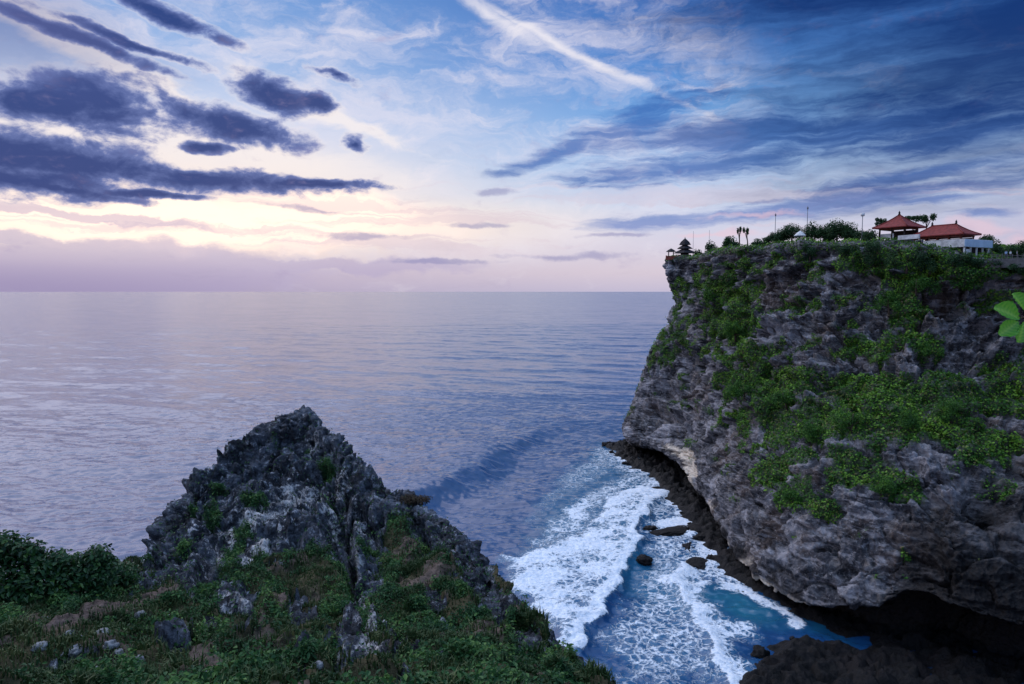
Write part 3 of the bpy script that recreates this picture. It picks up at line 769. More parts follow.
for i, ((px, py), r, lab) in enumerate(REEFS):
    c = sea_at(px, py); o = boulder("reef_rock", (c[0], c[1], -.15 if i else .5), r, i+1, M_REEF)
    o.rotation_euler = (0, 0, R(-25+i*17)); tag(o, lab, 'rock', 'rocks in the surf')

# loose boulders along the edge of the shelf, washed by the surf
rngb = random.Random(5)
EDGE = SHELF[:22]
WHERE = ['at the seaward tip of the shelf','below the overhang where the shelf begins','left of the pale flowstone','below the pale flowstone','beside the first foam tongue','between foam tongue and cliff foot','by the lacy foam','at the inner end of the white surf','near the teal water','where teal water meets the black shelf']
SIZE = ['small dark boulder','mid sized wetted boulder','angular black boulder']
protos = {}
for i in range(18):
    k = rngb.uniform(0, len(EDGE)-1.01); a_, f_ = int(k), k-int(k)
    px = EDGE[a_][0]*(1-f_)+EDGE[a_+1][0]*f_ + rngb.uniform(-5, 3); py = EDGE[a_][1]*(1-f_)+EDGE[a_+1][1]*f_ + rngb.uniform(-1, 3)
    c = sea_at(px, py); s_ = i % 3; r = (.6, .95, 1.35)[s_]*rngb.uniform(.8, 1.2)
    if s_ not in protos: o = protos[s_] = boulder("boulder", (0,0,0), (1.0, .8, .7), 60+s_, M_REEF, .42, 3)
    else: o = protos[s_].copy(); C.objects.link(o)
    o.location = (c[0], c[1], rngb.uniform(-.1, .3)); o.scale = (r, r, r); o.rotation_euler = (0, 0, rngb.uniform(0, 6))
    tag(o, 'dark wetted boulder among those lining the shelf edge under the cliff', 'boulder', 'boulders along the shelf edge')

# ------------------------------------------------------------------ the near headland
def fcol(near, pts, drop=(0,1)):
    q = [np.array(v, float) for v in near] + [at(*t) for t in pts]
    e = q[-1]; dv = np.array([drop[0], drop[1], 0.0]); dv /= np.linalg.norm(dv)
    return np.array(q+[e+dv*.8-[0,0,1.6], e+dv*2-[0,0,9], e+dv*4-[0,0,26], np.array([e[0]+dv[0]*6, e[1]+dv[1]*6, -2])])
def nr_(x): return [(x*1.6, -7, H-1.55), (x*1.3, -1, H-1.65), (x, 3, H-2.2)]
FC = [
 fcol(nr_(-7), [(-900,684,5.5),(-900,655,6.5),(-900,635,8),(-900,620,9.5),(-900,612,11),(-900,605,12)], (-.3,1)),
 fcol(nr_(-3.6), [(-250,684,5.5),(-250,652,6.5),(-250,622,8),(-250,604,9.3),(-250,595,10.3),(-250,588,11)], (-.2,1)),
 fcol(nr_(-2.4), [(0,684,5.5),(0,652,6.5),(0,626,7.8),(0,612,8.8),(0,602,9.6),(0,596,10.2)], (-.1,1)),
 fcol(nr_(-2.0), [(75,684,5.5),(75,650,6.6),(75,626,7.9),(75,608,9.2),(75,594,10.4),(75,584,11.2)], (-.1,1)),
 fcol(nr_(-1.6), [(140,684,5.5),(140,645,7.1),(140,612,9),(140,588,11),(140,570,12.8),(140,562,14)], (-.3,1)),
 fcol(nr_(-1.45), [(165,684,5.5),(165,642,7.2),(165,605,9.6),(165,575,12),(162,548,14),(158,522,15.4)], (-.8,.8)),
 fcol(nr_(-1.3), [(200,684,5.5),(200,640,7.4),(200,592,10.4),(198,548,13.2),(194,510,15),(190,476,16.4)], (-.6,.9)),
 fcol(nr_(-1.15), [(232,684,5.5),(232,640,7.4),(234,586,10.6),(236,535,13.6),(236,485,16),(238,447,17.6)], (-.4,1)),
 fcol(nr_(-.95), [(285,684,5.6),(285,640,7.6),(286,590,10.8),(288,530,13.8),(289,462,16.8),(290,407,18.6)], (-.1,1)),
 fcol(nr_(-.8), [(325,684,5.6),(325,640,7.7),(325,592,10.8),(325,536,13.4),(324,475,16),(322,421,18.2)], (.3,1)),
 fcol(nr_(-.6), [(365,684,5.6),(365,642,7.6),(366,600,10.2),(366,558,12.2),(364,512,14.4),(362,466,16.6)], (.5,1)),
 fcol(nr_(-.45), [(400,684,5.6),(400,646,7.4),(400,605,9.7),(400,565,11.7),(400,528,13.5),(400,493,15.2)], (.5,1)),
 fcol(nr_(-.2), [(445,684,5.7),(445,655,7),(445,622,8.7),(445,588,10.4),(445,555,12),(446,523,13.4)], (.7,.8)),
 fcol(nr_(.05), [(492,686,5.8),(492,664,6.7),(492,642,7.8),(493,620,9),(494,597,10.1),(496,573,11.2)], (.8,.7)),
 fcol(nr_(.3), [(535,700,5.7),(535,688,6.2),(536,674,6.9),(537,660,7.6),(538,645,8.3),(540,628,9.1)], (.9,.6)),
 fcol(nr_(.55), [(590,770,4.6),(592,752,5),(594,735,5.5),(595,718,6),(596,704,6.4),(598,690,6.8)], (.9,.5)),
 fcol(nr_(1.2), [(760,930,3.3),(760,924,3.35),(760,918,3.4),(760,912,3.45),(760,906,3.5),(760,900,3.55)], (.6,.8)),
 fcol(nr_(2.2), [(1000,950,3.2),(1000,946,3.22),(1000,942,3.25),(1000,939,3.28),(1000,935,3.3),(1000,930,3.35)], (.3,1)),
 fcol(nr_(4.6), [(1500,950,3.2),(1500,946,3.22),(1500,942,3.25),(1500,939,3.28),(1500,935,3.3),(1500,930,3.35)], (.3,1)),
]
FG = np.array(FC).transpose(1, 0, 2)
FG = crom(FG, [8, 12, 34, 52, 58, 62, 66, 72, 14, 14, 8, 5])
FG = crom(FG.transpose(1, 0, 2), [8, 26, 44, 44, 22, 36, 36, 56, 44, 44, 38, 48, 50, 46, 50, 26, 14, 8]).transpose(1, 0, 2)
fR, fC = FG.shape[:2]
FN = grid_normals(FG)
if FN[60, fC//2, 2] < 0: FN = -FN
FB = FG.reshape(-1, 3); FNf = FN.reshape(-1, 3)
fx, fy = project(FB); front = FB[:, 1] > 2.5
kx = fbm(FB/.9, 3)*14; ky = fbm(FB/.9+11, 3)*10
ROCKPOLY = [(130,600),(140,510),(178,440),(225,410),(285,380),(345,400),(390,470),(440,470),(500,540),(430,560),(412,520),(396,512),(384,540),(374,600),(362,622),(352,600),(344,566),(310,548),(262,556),(222,588),(196,612),(180,590),(160,585)]
rk = sstep(poly_sdf(fx+kx, fy+ky, ROCKPOLY), -6, 8)
rk = np.maximum(rk, sstep(blobmask(fx+kx, fy+ky, [(235,600,34,24,20,1),(212,632,16,14,0,.8),(352,650,24,20,-30,1),(372,622,16,16,-40,.9),(340,676,30,12,0,.9),(465,545,40,18,40,1.1),(480,575,20,16,40,1),(375,660,22,20,0,.9),(485,585,14,26,-28,1),(498,612,16,18,0,.9),(520,632,24,10,45,.9),(556,664,28,9,42,1),(440,518,26,9,35,.9),(420,505,20,8,25,.8),(70,655,40,12,0,.7),(20,668,30,14,0,.7),(100,672,20,10,0,.7),(470,556,26,14,30,.8)]), .3, .7))
rk = np.maximum(rk, sstep(fbm(FB/.62+90, 4), .40, .54)*(fx > 180)*.9)
rk = np.maximum(rk, sstep(blobmask(fx+kx, fy+ky, [(470,560,44,22,42,1),(430,515,30,14,35,1),(500,600,22,22,-20,1),(535,640,34,14,45,1),(300,602,26,12,10,.9),(262,632,24,14,30,.9),(405,640,26,16,-30,.9),(432,598,20,14,20,.8),(340,640,18,20,0,.9),(300,660,24,12,0,.8),(450,660,30,12,20,.8),(520,670,30,12,30,.9),(180,640,18,12,0,.8)])+fbm(FB/.4+31, 3)*.45, .45, .65))
rk *= front
rowf = np.repeat(np.arange(fR), fC)
rk = np.maximum(rk, sstep(rowf, fR-44, fR-38))
gv = sstep(blobmask(fx+kx, fy+ky, [(325,462,12,9,20,1),(318,500,16,8,0,.4),(212,512,14,10,0,1),(256,500,10,12,-30,.8),(238,540,16,12,-30,.8),(222,486,10,6,0,.6),(278,556,30,10,0,.8),(312,560,30,10,0,.8),(250,575,30,14,0,.9),(300,575,40,14,0,.9),(205,590,20,14,0,.7),(280,440,10,6,0,.6),(330,495,10,6,0,.6),(190,505,8,8,0,.6),(390,520,10,16,0,.7),(262,585,20,12,30,.8),(180,545,14,14,0,.6),(300,440,8,6,0,.5),(365,545,10,16,0,.5)])+fbm(FB/.5, 3)*.35, .35, .75)*rk
path = sstep(blobmask(fx+kx*.6, fy+ky*.6, [(110,614,46,11,-20,1.1),(165,590,34,11,-28,1.1),(70,630,36,9,-10,1),(192,660,14,20,10,.8),(260,650,26,8,0,.6),(450,640,22,8,30,.6),(430,590,14,10,0,.6),(355,675,22,10,-30,.8),(200,655,20,10,0,.6),(380,650,14,22,20,.5)]), .15, .8)
path = np.maximum(path, sstep(fbm(FB/.75+200, 4), .16, .42)*.85)*(1-rk)
crg = 1-.30*sstep(fx, 395, 450)-.2*sstep(fx, 520, 580)
wq_ = FB+np.stack([fbm(FB/.8+3, 2), fbm(FB/.8+13, 2), fbm(FB/.8+23, 2)], 1)*.3
_, gap, rnd, til = worley(wq_/np.array([1.25, 1.25, .8])); _, gap2, rnd2, til2 = worley(wq_/.33+40)
fac = rnd*.10+til*.30-sstep(gap, .10, 0)*.15+rnd2*.03+til2*.07-sstep(gap2, .12, 0)*.07
crg *= 1-.45*sstep(fy, 450, 415)
d = rk*crg*((ridged(FB/1.6, 3)-.45)*.40 + (ridged(FB/.52+5, 4)-.5)*.14 + fac - .10 + fbm(FB/.45+6, 3)*.10 + fbm(FB/.2, 3)*.085 - sstep(fbm(FB/.33+40, 3), .12, .45)*.22)
d += (1-rk)*(fbm(FB/1.1, 3)*.20+fbm(FB/.38, 3)*.10+(ridged(FB/.7+30, 3)-.45)*.12)
d -= blobmask(fx, fy, [(337,522,14,18,0,1),(350,566,6,26,0,.8),(288,545,18,7,0,.6),(312,505,8,6,0,.5),(205,560,8,16,20,.5),(262,470,10,6,0,.4),(318,470,10,8,0,.4)])*1.3*front
d += blobmask(fx, fy, [(358,550,6,44,-4,1),(270,520,60,8,-22,.5),(235,596,30,14,25,.6)])*.22*front
calm = sstep(FB[:, 1], 2.2, 4.5)
fpos = FB+FNf*(d*(.12+.88*calm))[:, None]
lich = blobmask(fx+kx*.5, fy+ky*.5, [(288,488,26,12,-14,.9),(262,545,34,8,-42,.9),(330,510,10,16,0,.7),(400,540,12,20,20,.6),(210,545,12,10,0,.6),(300,496,30,8,10,.8),(250,520,50,14,-38,.9),(225,545,26,8,-40,.8),(305,440,9,9,0,.8),(312,436,8,10,0,.7),(359,550,6,46,-4,.9),(365,618,7,30,8,.8),(230,602,34,7,28,.7),(195,520,10,16,0,.5),(340,478,12,16,30,.6),(372,640,16,26,10,.8),(350,668,20,14,0,.6),(268,500,30,22,0,.6)])*front

m, n, b, _ = new_mat("karst_limestone")
p = pos(n); lc, gr = attr(n, 'lichen'), attr(n, 'green')
a1 = n.noise(p, 1.3, 7, .7, .3); a2 = n.noise(p, 6.0, 7, .72, .3); a3 = n.noise(p, 17, 5, .7)
c = n.mix(n.step(a1, .36, .64), lin(32,35,42), lin(96,101,112))
c = n.mix(n.math('MULTIPLY', n.step(a2, .53, .66), .85), c, lin(176,180,190)); c = n.mix(n.math('MULTIPLY', n.step(a2, .47, .34), .9), c, lin(18,20,25))
c = n.mix(n.step(n.math('ADD', n.math('MULTIPLY', lc, .68), n.math('ADD', n.math('MULTIPLY', n.math('SUBTRACT', a2, .5), 2.0), n.math('MULTIPLY', n.math('SUBTRACT', a3, .5), 1.2))), .32, .80), c, lin(220,215,214))
c = n.mix(n.math('MULTIPLY', gr, .75), c, lin(46,62,34))
n.link(c, b.inputs['Base Color']); b.inputs['Roughness'].default_value = .9; b.inputs['Specular IOR Level'].default_value = .22
bp = bump(n, a2, 1.0, .10); bp = bump(n, n.voro(p, 11), .7, .05, bp); bp = bump(n, a3, .8, .03, bp); n.link(bp, b.inputs['Normal'])
M_KARST = m
m, n, b, _ = new_mat("grassy_soil")
p = pos(n); pa = attr(n, 'path')
a1 = n.noise(p, .9, 6, .65); a2 = n.noise(p, 9, 6, .7)
c = n.mix(n.step(a1, .35, .65), lin(44,48,34), lin(84,76,56)); c = n.mix(n.math('MULTIPLY', n.step(a2, .48, .7), .6), c, lin(84,78,58)); c = n.mix(n.step(a2, .45, .25), c, lin(26,26,22))
c = n.mix(n.math('MULTIPLY', pa, .85), c, n.mix(n.step(a2, .35, .65), lin(74,62,58), lin(122,104,98)))
n.link(c, b.inputs['Base Color']); b.inputs['Roughness'].default_value = .95; b.inputs['Specular IOR Level'].default_value = .1
n.link(bump(n, a2, 1.0, .06), b.inputs['Normal'])
M_SOIL = m
FF = grid_faces(fR, fC)
isr = rk[FF].mean(1) > .5
def submesh(name, V, F, mat, **at_):
    us, inv = np.unique(F, return_inverse=True)
    return mesh_np(name, V[us], F4=inv.reshape(F.shape), mat=mat, attrs={k: a[us] for k, a in at_.items()})
ground = submesh("ground", fpos, FF[~isr], M_SOIL, path=path); tag(ground, kind='structure')
crag = submesh("rock_outcrop", fpos, FF[isr], M_KARST, lichen=lich, green=gv)
tag(crag, 'jagged dark limestone outcrop with pale worn patches rising to a peak above the grass', 'rock outcrop')

# ---- grass, herbs and moss growing on it
Fg = fpos.reshape(fR, fC, 3)
gq = (np.linalg.norm(np.diff(Fg, axis=1), axis=2)[:-1]*np.linalg.norm(np.diff(Fg, axis=0), axis=2)[:, :-1])
cell = lambda a: a.reshape(fR, fC)[:-1, :-1]
okv = cell(((fx > -420) & (fx < 640) & (fy < 780) & front & (rowf < fR-40)).astype(float))
FDN = grid_normals(Fg); FDN *= np.sign((FDN*FN).sum(2))[..., None]
def scatter(w, N, rng):
    w = (gq*w*okv).ravel(); w = w/w.sum()
    ci = rng.choice(len(w), N, p=w); r, c = np.divmod(ci, fC-1); u, v = rng.rand(N, 1), rng.rand(N, 1)
    return Fg[r, c]*(1-u)*(1-v)+Fg[r, c+1]*u*(1-v)+Fg[r+1, c]*(1-u)*v+Fg[r+1, c+1]*u*v, FDN[r, c], r*fC+c
rng = np.random.RandomState(11)
clump = cell(sstep(fbm(FB/.55, 3), -.25, .35)); dist = cell(np.clip(9/np.maximum(FB[:, 1], 4), .35, 1.3)**1.2)
wg = (cell((1-rk)*(1-path*.85))*(.25+clump)+cell(gv)*.5)*dist
NB = 160000
Pb, Nb, ib = scatter(wg, NB, rng)
hgt = rng.uniform(.03, .10, NB)*(.6+.8*sstep(fbm(Pb/.8, 2), -.3, .4)+.9*sstep(fbm(Pb/.42+19, 2), .22, .5)); wid = rng.uniform(.005, .011, NB)
a = rng.uniform(0, 2*math.pi, NB); lean = rng.uniform(.1, .75, NB)
dr_ = np.stack([np.cos(a), np.sin(a), 0*a], 1); sd_ = np.stack([-np.sin(a), np.cos(a), 0*a], 1)
up = np.array([0, 0, 1.0]); hh = hgt[:, None]; ww = wid[:, None]; ll = lean[:, None]
m1 = Pb+up*hh*.6+dr_*hh*ll*.3; tp = Pb+up*hh*(1-.35*ll)+dr_*hh*ll
V = np.stack([Pb-sd_*ww-up*.02, Pb+sd_*ww-up*.02, m1+sd_*ww*.7, m1-sd_*ww*.7, tp], 1).reshape(-1, 3)
i = np.arange(NB)*5
tn = np.clip(.42+.35*fbm(Pb/.9+5, 3)+rng.normal(size=NB)*.16, 0, 1)
M_GRASS = mat_leaf("grass_blade", (.013,.034,.012), (.036,.072,.022), (.13,.145,.058), .6, .2, .2)
o = mesh_np("grass", V, F4=np.stack([i, i+1, i+2, i+3], 1), F3=np.stack([i+3, i+2, i+4], 1), mat=M_GRASS, attrs={'tint': np.repeat(tn, 5)}, smooth=False)
tag(o, 'short tufted grass covering the near headland', 'grass', kind='stuff')
herb = cell(sstep(fbm(FB/.7+60, 3), -.12, .4))
NH = 180000
Ph, Nh, ih = scatter((cell((1-rk)*(1-path))*herb*(.3+1.2*clump)+cell(gv)*1.0+cell(rk)*.012)*dist, NH, rng)
lift = rng.rand(NH)**.8*.20*np.clip(sstep(fbm(Ph/.45+8, 2), -.4, .5), .15, 1)
V, F = leaf_cards(Ph+up*lift[:, None], Nh*.4+up*.8, rng.uniform(.022, .062, NH), rng, .55, .2, .8)
th = np.clip(.36+.42*fbm(Ph/.6+9, 3)+rng.normal(size=NH)*.15+lift*.8, 0, 1)
M_HERB = mat_leaf("herb_leaf", (.013,.048,.020), (.038,.115,.034), (.13,.24,.055), .55, .25, .25)
o = mesh_np("ground_cover_foliage", V, F4=F, mat=M_HERB, attrs={'tint': np.repeat(th, 6)}, smooth=False)
tag(o, 'small leafy herbs and moss creeping over the headland soil and rock', 'ground cover', kind='stuff')

def ground_at(px, py):
    sel = np.where(front & (rowf < fR-40))[0]
    k = sel[np.argmin((project(fpos[sel])[0]-px)**2+(project(fpos[sel])[1]-py)**2)]
    return fpos[k], k
# ---- pale stones lying in the grass
m, n, b, _ = new_mat("pale_stone")
p = n.n('ShaderNodeTexCoord').outputs['Object']; q = n.noise(p, 9, 6, .7)
n.link(n.mix(n.step(q, .35, .62), lin(58,60,64), lin(160,160,162)), b.inputs['Base Color']); b.inputs['Roughness'].default_value = .9
n.link(bump(n, q, 1.0, .03), b.inputs['Normal']); M_STONE = m
STONES = [((168,650),.085,'largest white upright stone in the grass right of the path'),((139,617),.07,'pale rounded stone at the edge of the worn path'),((123,639),.075,'pale stone in the grass below the path, left of the upright white one'),
 ((111,648),.07,'small pale stone just below left of another pale stone'),((43,624),.08,'long flat pale stone below the dark bush'),((103,636),.08,'grey flaky stone half buried in the grass'),((84,670),.06,'pale jagged stone close to the bottom edge of the grass'),
 ((95,676),.07,'blue grey broad stone lowest in the grass at left'),((75,654),.06,'small pale stone among dark grass blades'),((139,662),.06,'little flat pale stone below the upright white stone'),((40,650),.07,'pale chip of stone in the dark grass under the bush'),((206,681),.07,'bright stone at the bottom edge beneath the peak'),
 ((166,619),.055,'tiny grey stone beside the worn path'),((70,635),.05,'tiny pale stone between path and dark grass'),((118,655),.05,'tiny pale stone amid the stone cluster'),((318,668),.055,'pale chip beside the lower rock ledge')]
for i, ((px, py), r, lab) in enumerate(STONES):
    c, k = ground_at(px, py)
    o = boulder("stone", (c[0], c[1], c[2]+r*.35), (r, r*.8, r*(.75 if i else 1.25)), i+31, M_STONE, .35, 3, 1, 1.7)
    o.rotation_euler = (0, 0, i*1.3); tag(o, lab, 'stone', 'pale stones in the grass')

# ---- broad-leaved bushes along the left edge
M_BUSH = mat_leaf("bush_leaf", (.012,.044,.014), (.030,.095,.024), (.11,.21,.040), .42, .4, .25)
M_TWIG = mat_plain("twig_bark", (.06,.045,.035), .9, .3, 20)
M_REDB = mat_leaf("reddish_leaf", (.03,.022,.016), (.075,.05,.03), (.14,.10,.05), .6, .2, .2)
def bush(base, spec, nl, lab, seed, leaf=(.05, .10), mat=None):
    rng = np.random.RandomState(seed)
    t = empty("leafy_bush", base)
    st = MB(); PP = []; NN = []
    for (cx, cy, cz, rx, ry, rz, w) in spec:
        kk = int(nl*w)
        v = rng.normal(size=(kk, 3)); v /= np.linalg.norm(v, axis=1)[:, None]
        rr = rng.rand(kk, 1)**.38*(1+.35*fbm(v*2.2+seed, 3)[:, None])
        q = v*rr*np.array([rx, ry, rz])+np.array([cx, cy, cz]); PP.append(q); NN.append(v*.6+np.array([0, -.25, .7]))
        for j in range(7):
            e = q[rng.randint(kk)]; mid = e*.5+np.array([0, 0, .12*e[2]])+rng.normal(size=3)*.05
            st.tube([(rng.normal()*.06+cx*.4, rng.normal()*.06+cy*.4, -.15), tuple(mid), tuple(e)], [.016, .010, .004], 5)
    PP = np.concatenate(PP); NN = np.concatenate(NN)
    V, F = leaf_cards(PP, NN, rng.uniform(leaf[0], leaf[1], len(PP)), rng, .62, .25, .55)
    tn = np.clip(.32+.3*fbm(PP/.35+seed, 3)+rng.normal(size=len(PP))*.17, 0, 1)
    mesh_np("foliage", V, F4=F, mat=mat or M_BUSH, attrs={'tint': np.repeat(tn, 6)}, smooth=False, parent=t)
    st.build("stem", M_TWIG, t, True)
    return tag(t, lab, 'bush', 'bushes at the cliff edge')
def gp(px, py): c, k = ground_at(px, py); return tuple(c)
bush(gp(-60,612), [(0,0,.50,.75,.6,.48,.4),(.35,.1,1.08,.30,.3,.26,.2),(-.1,.1,1.0,.35,.4,.30,.2),(-.4,-.2,.4,.6,.5,.4,.2)], 4000, 'tall dark bush reaching in at the left edge, its top against the sea', 1)
bush(gp(22,606), [(0,0,.34,.60,.5,.36,.45),(.36,.15,.58,.26,.25,.16,.14),(.05,.1,.74,.22,.2,.20,.14),(-.3,.05,.82,.26,.3,.24,.2),(.55,.1,.30,.24,.2,.2,.1)], 3800, 'broad dark green bush with rounded top left of the worn path', 2)
bush(gp(88,597), [(0,.1,.32,.36,.3,.30,.5),(.1,.15,.5,.22,.2,.24,.25),(-.2,.1,.42,.25,.2,.22,.25)], 3000, 'small light green sprouting bush between the dark bush and the path', 3, (.045, .085))
bush(gp(118,588), [(0,.1,.18,.30,.22,.18,.6),(-.15,.1,.24,.2,.2,.18,.4)], 1500, 'lowest little bush where the saddle meets the sea view', 4, (.04, .075))
bush(gp(408,500), [(0,0,.04,.24,.2,.09,.6),(.3,.1,.0,.2,.2,.07,.4)], 1300, 'reddish low shrub on the ridge crest beside the dark swell', 5, (.025, .05), M_REDB)
# tall dry grass stalks rising out of the bushes
M_STALK = mat_plain("dry_stalk", (.10,.085,.07), .9, .3, 10)
for i, (px, py, hgt) in enumerate([(70,600,.62),(76,600,.5),(98,592,.62),(104,592,.5),(122,588,.50),(128,586,.42),(132,585,.48)]):
    c = np.array(gp(px, py)); s = MB()
    s.tube([(0,0,-.05),(.02,0,hgt*.5),(.05+.01*i,0,hgt)], [.006,.005,.003], 5)
    s.lathe([(.001,hgt*.82),(.012,hgt*.88),(.010,hgt*.96),(.001,hgt*1.04)], (.047+.01*i,0,0), 6)
    o = s.build("grass_stalk", M_STALK, None, True); o.location = c; o.rotation_euler = (0,0,i*.9)
    tag(o, 'dry grass stalk sticking up from the bushes above the saddle', 'grass stalk', 'dry grass stalks by the bushes')

# ---- broad rounded leaves of the shrub standing right beside the camera
def big_leaf(L, Wd, curl, seed, cup=.42):
    nu, nv = 15, 9; V = []; tint = []
    for i in range(nu):
        t = i/(nu-1)
        w = Wd*.5*max(math.sin(math.pi*(.03+.955*t)**1.75), 0)**.55+.0015
        for j in range(nv):
            s = (j/(nv-1)-.5)*2
            V.append((s*w, t*L, cup*w*s*s*1.6-curl*L*t*t+.004*math.cos(t*40)*abs(s)))
            tint.append(.55+.3*(1-abs(s))*(1 if abs(s) < .12 else .35)+.12*math.sin(t*38+abs(s)*5))
    return np.array(V), grid_faces(nu, nv), np.array(tint)
M_BROAD = mat_leaf("broad_leaf", (.04,.22,.025), (.085,.34,.040), (.28,.54,.075), .38, .45, .3)
shrub = empty("broadleaf_shrub", (2.55, 2.45, 57.75)); tag(shrub, 'shrub with broad rounded bright green leaves poking in at the right edge', 'shrub')
MB().tube([(0,0,-.2),(-.05,.03,.8),(-.16,.02,1.6),(-.34,0,2.06),(-.56,0,2.15),(-.72,0,2.155)], [.03,.026,.020,.014,.007,.004], 8).build("stem", M_TWIG, shrub, True)
def leafpl(px, py, d, L, Wd, rot, curl, tilt):
    """leaf whose stalk joins at the picture place, pointing along rot (degrees from +x, in the upright plane facing the camera)"""
    V, F, tn = big_leaf(L, Wd, curl, 0)
    o = mesh_np("leaf", V, F4=F, mat=M_BROAD, attrs={'tint': tn}, parent=shrub)
    a = R(rot); y = Vector((math.cos(a), tilt[1], math.sin(a))).normalized(); z = Vector((tilt[0]*.6, -1.0, .45)).normalized()
    z = (z-y*z.dot(y)).normalized(); x = y.cross(z)
    o.matrix_local = Matrix(((x.x,y.x,z.x,0),(x.y,y.y,z.y,0),(x.z,y.z,z.z,0),(0,0,0,1)))
    c = at(px, py, d); o.location = (c[0]-2.55, c[1]-2.45, c[2]-57.75)
leafpl(1019,319,2.45,.100,.066,152,.22,(-.1,-.25)); leafpl(1018,322,2.45,.090,.058,207,.15,(.1,-.35)); leafpl(1026,312,2.50,.080,.052,120,.1,(.2,.1))
leafpl(1024,322,2.44,.075,.05,252,.2,(0,-.3)); leafpl(1030,322,2.46,.10,.07,8,.2,(.2,0)); leafpl(1036,316,2.46,.10,.07,60,.2,(0,.2)); leafpl(1034,330,2.5,.10,.07,300,.2,(0,-.2)); leafpl(1050,330,2.44,.1,.07,-20,.2,(0,0))

# ------------------------------------------------------------------ on the clifftop
M_TILE = mat_plain("red_roof_tile", lin(122,46,42), .75, .3, 1.5, .05)
M_DTILE = mat_plain("dark_thatch", lin(44,40,44), .9, .3, 2.0)
M_WHITE = mat_plain("white_plaster", lin(206,204,204), .85, .28, .9)
M_BLUELIT = mat_plain("bluish_lit_plaster", lin(178,198,216), .7, .10, .8)  # white plaster with the side's bluish light put into its colour
M_WOODR = mat_plain("red_brown_timber", lin(112,58,46), .8, .25, 2)
M_DARKW = mat_plain("dark_timber", lin(52,44,44), .8, .25, 2)
M_STONEG = mat_plain("grey_stone", lin(112,108,108), .9, .2, 1.5)
M_BRICK = mat_plain("red_brick", lin(140,72,60), .9, .25, 2)
M_METAL = mat_plain("grey_metal", lin(110,112,118), .5, .1, 2)
M_BARK = mat_plain("tree_bark", lin(74,62,54), .95, .3, 3)
M_TREE = mat_leaf("tree_leaf", (.014,.040,.018), (.034,.085,.030), (.085,.15,.045), .6, .2, .25)

def hip_roof(a, b, z0, z1, r, th=.22, sag=.18):
    """hipped roof with a gently curved slope; r = half the ridge"""
    mb = MB(); rings = []
    for t in (0, .25, .5, .75, 1.0):
        k = 1-t; zz = z0+(z1-z0)*(t-sag*math.sin(math.pi*t)*.5)
        rings.append([((r+(a-r)*k)*sx_, max(b*k, .06)*sy_, zz) for sx_, sy_ in ((-1,-1),(1,-1),(1,1),(-1,1))])
    rings.insert(0, [(x, y, z-th) for x, y, z in rings[0]]); rings.insert(0, [(x*.8, y*.8, z0-th) for x, y, z in rings[1]])
    vs = [v for g in rings for v in g]; fs = [(3,2,1,0)]
    for j in range(len(rings)-1):
        for k in range(4): fs.append((j*4+k, j*4+(k+1) % 4, j*4+4+(k+1) % 4, j*4+4+k))
    fs.append(tuple((len(rings)-1)*4+k for k in range(4)))
    mb.add(vs, fs)
    return mb
def hip_ribs(a, b, z0, z1, r, sag=.18, rad=.13):
    mb = MB()
    def p(t, sx_, sy_):
        k = 1-t; return ((r+(a-r)*k)*sx_, b*k*sy_, z0+(z1-z0)*(t-sag*math.sin(math.pi*t)*.5)+.05)
    for sx_ in (-1, 1):
        for sy_ in (-1, 1): mb.tube([p(t, sx_, sy_) for t in (0, .25, .5, .75, 1)], rad, 6)
    mb.tube([(-r, 0, z1+.05), (r, 0, z1+.05)], rad*1.2, 6)
    return mb
def finial(x, z, s=1.0):
    return MB().lathe([(.16*s, -.1), (.2*s, .1*s), (.3*s, .3*s), (.14*s, .42*s), (.24*s, .62*s), (.1*s, .85*s), (.02, 1.05*s)], (x, 0, z), 10)

# -- the large red-roofed pavilion
ROT = R(-61)
def corner_world(px, py, d): return at(px, py, d)
cR = at(964, 233, 154); ux = np.array([math.cos(ROT), math.sin(ROT), 0]); uy = np.array([-math.sin(ROT), math.cos(ROT), 0])
ctr = cR - ux*6.4 + uy*3.7
zf = cR[2]-3.3
pav = empty("red_roofed_pavilion", (ctr[0], ctr[1], zf), ROT)
tag(pav, 'long red hip roofed pavilion on a white terrace wall above the cliff', 'pavilion')
rf = hip_roof(6.4, 3.7, 3.3, 5.75, 2.7).build("roof", M_TILE, pav)
hip_ribs(6.4, 3.7, 3.3, 5.75, 2.7).build("ridge_tile", M_TILE, rf, True)
for x in (-2.7, 2.7): finial(x, 5.75, 1.0).build("finial", M_DTILE, rf, True)
for x in (-5.2, -2.6, 0, 2.6, 5.2):
    for y in (-2.6, 2.6):
        MB().box((x, y, 1.5), (.26, .26, 3.0)).build("column", M_WOODR, pav)
MB().box((0, 2.3, 1.3), (10.2, .16, 2.6)).build("back_wall", M_DARKW, pav)
MB().box((0, -2.6, 2.86), (10.9, .22, .30)).box((0, 2.6, 2.86), (10.9, .22, .30)).box((-5.2, 0, 2.86), (.22, 4.9, .30)).box((5.2, 0, 2.86), (.22, 4.9, .30)).build("beam", M_WOODR, pav)
MB().box((-2.4, 0, .85), (6.8, 6.2, .3)).build("floor", M_STONEG, pav)
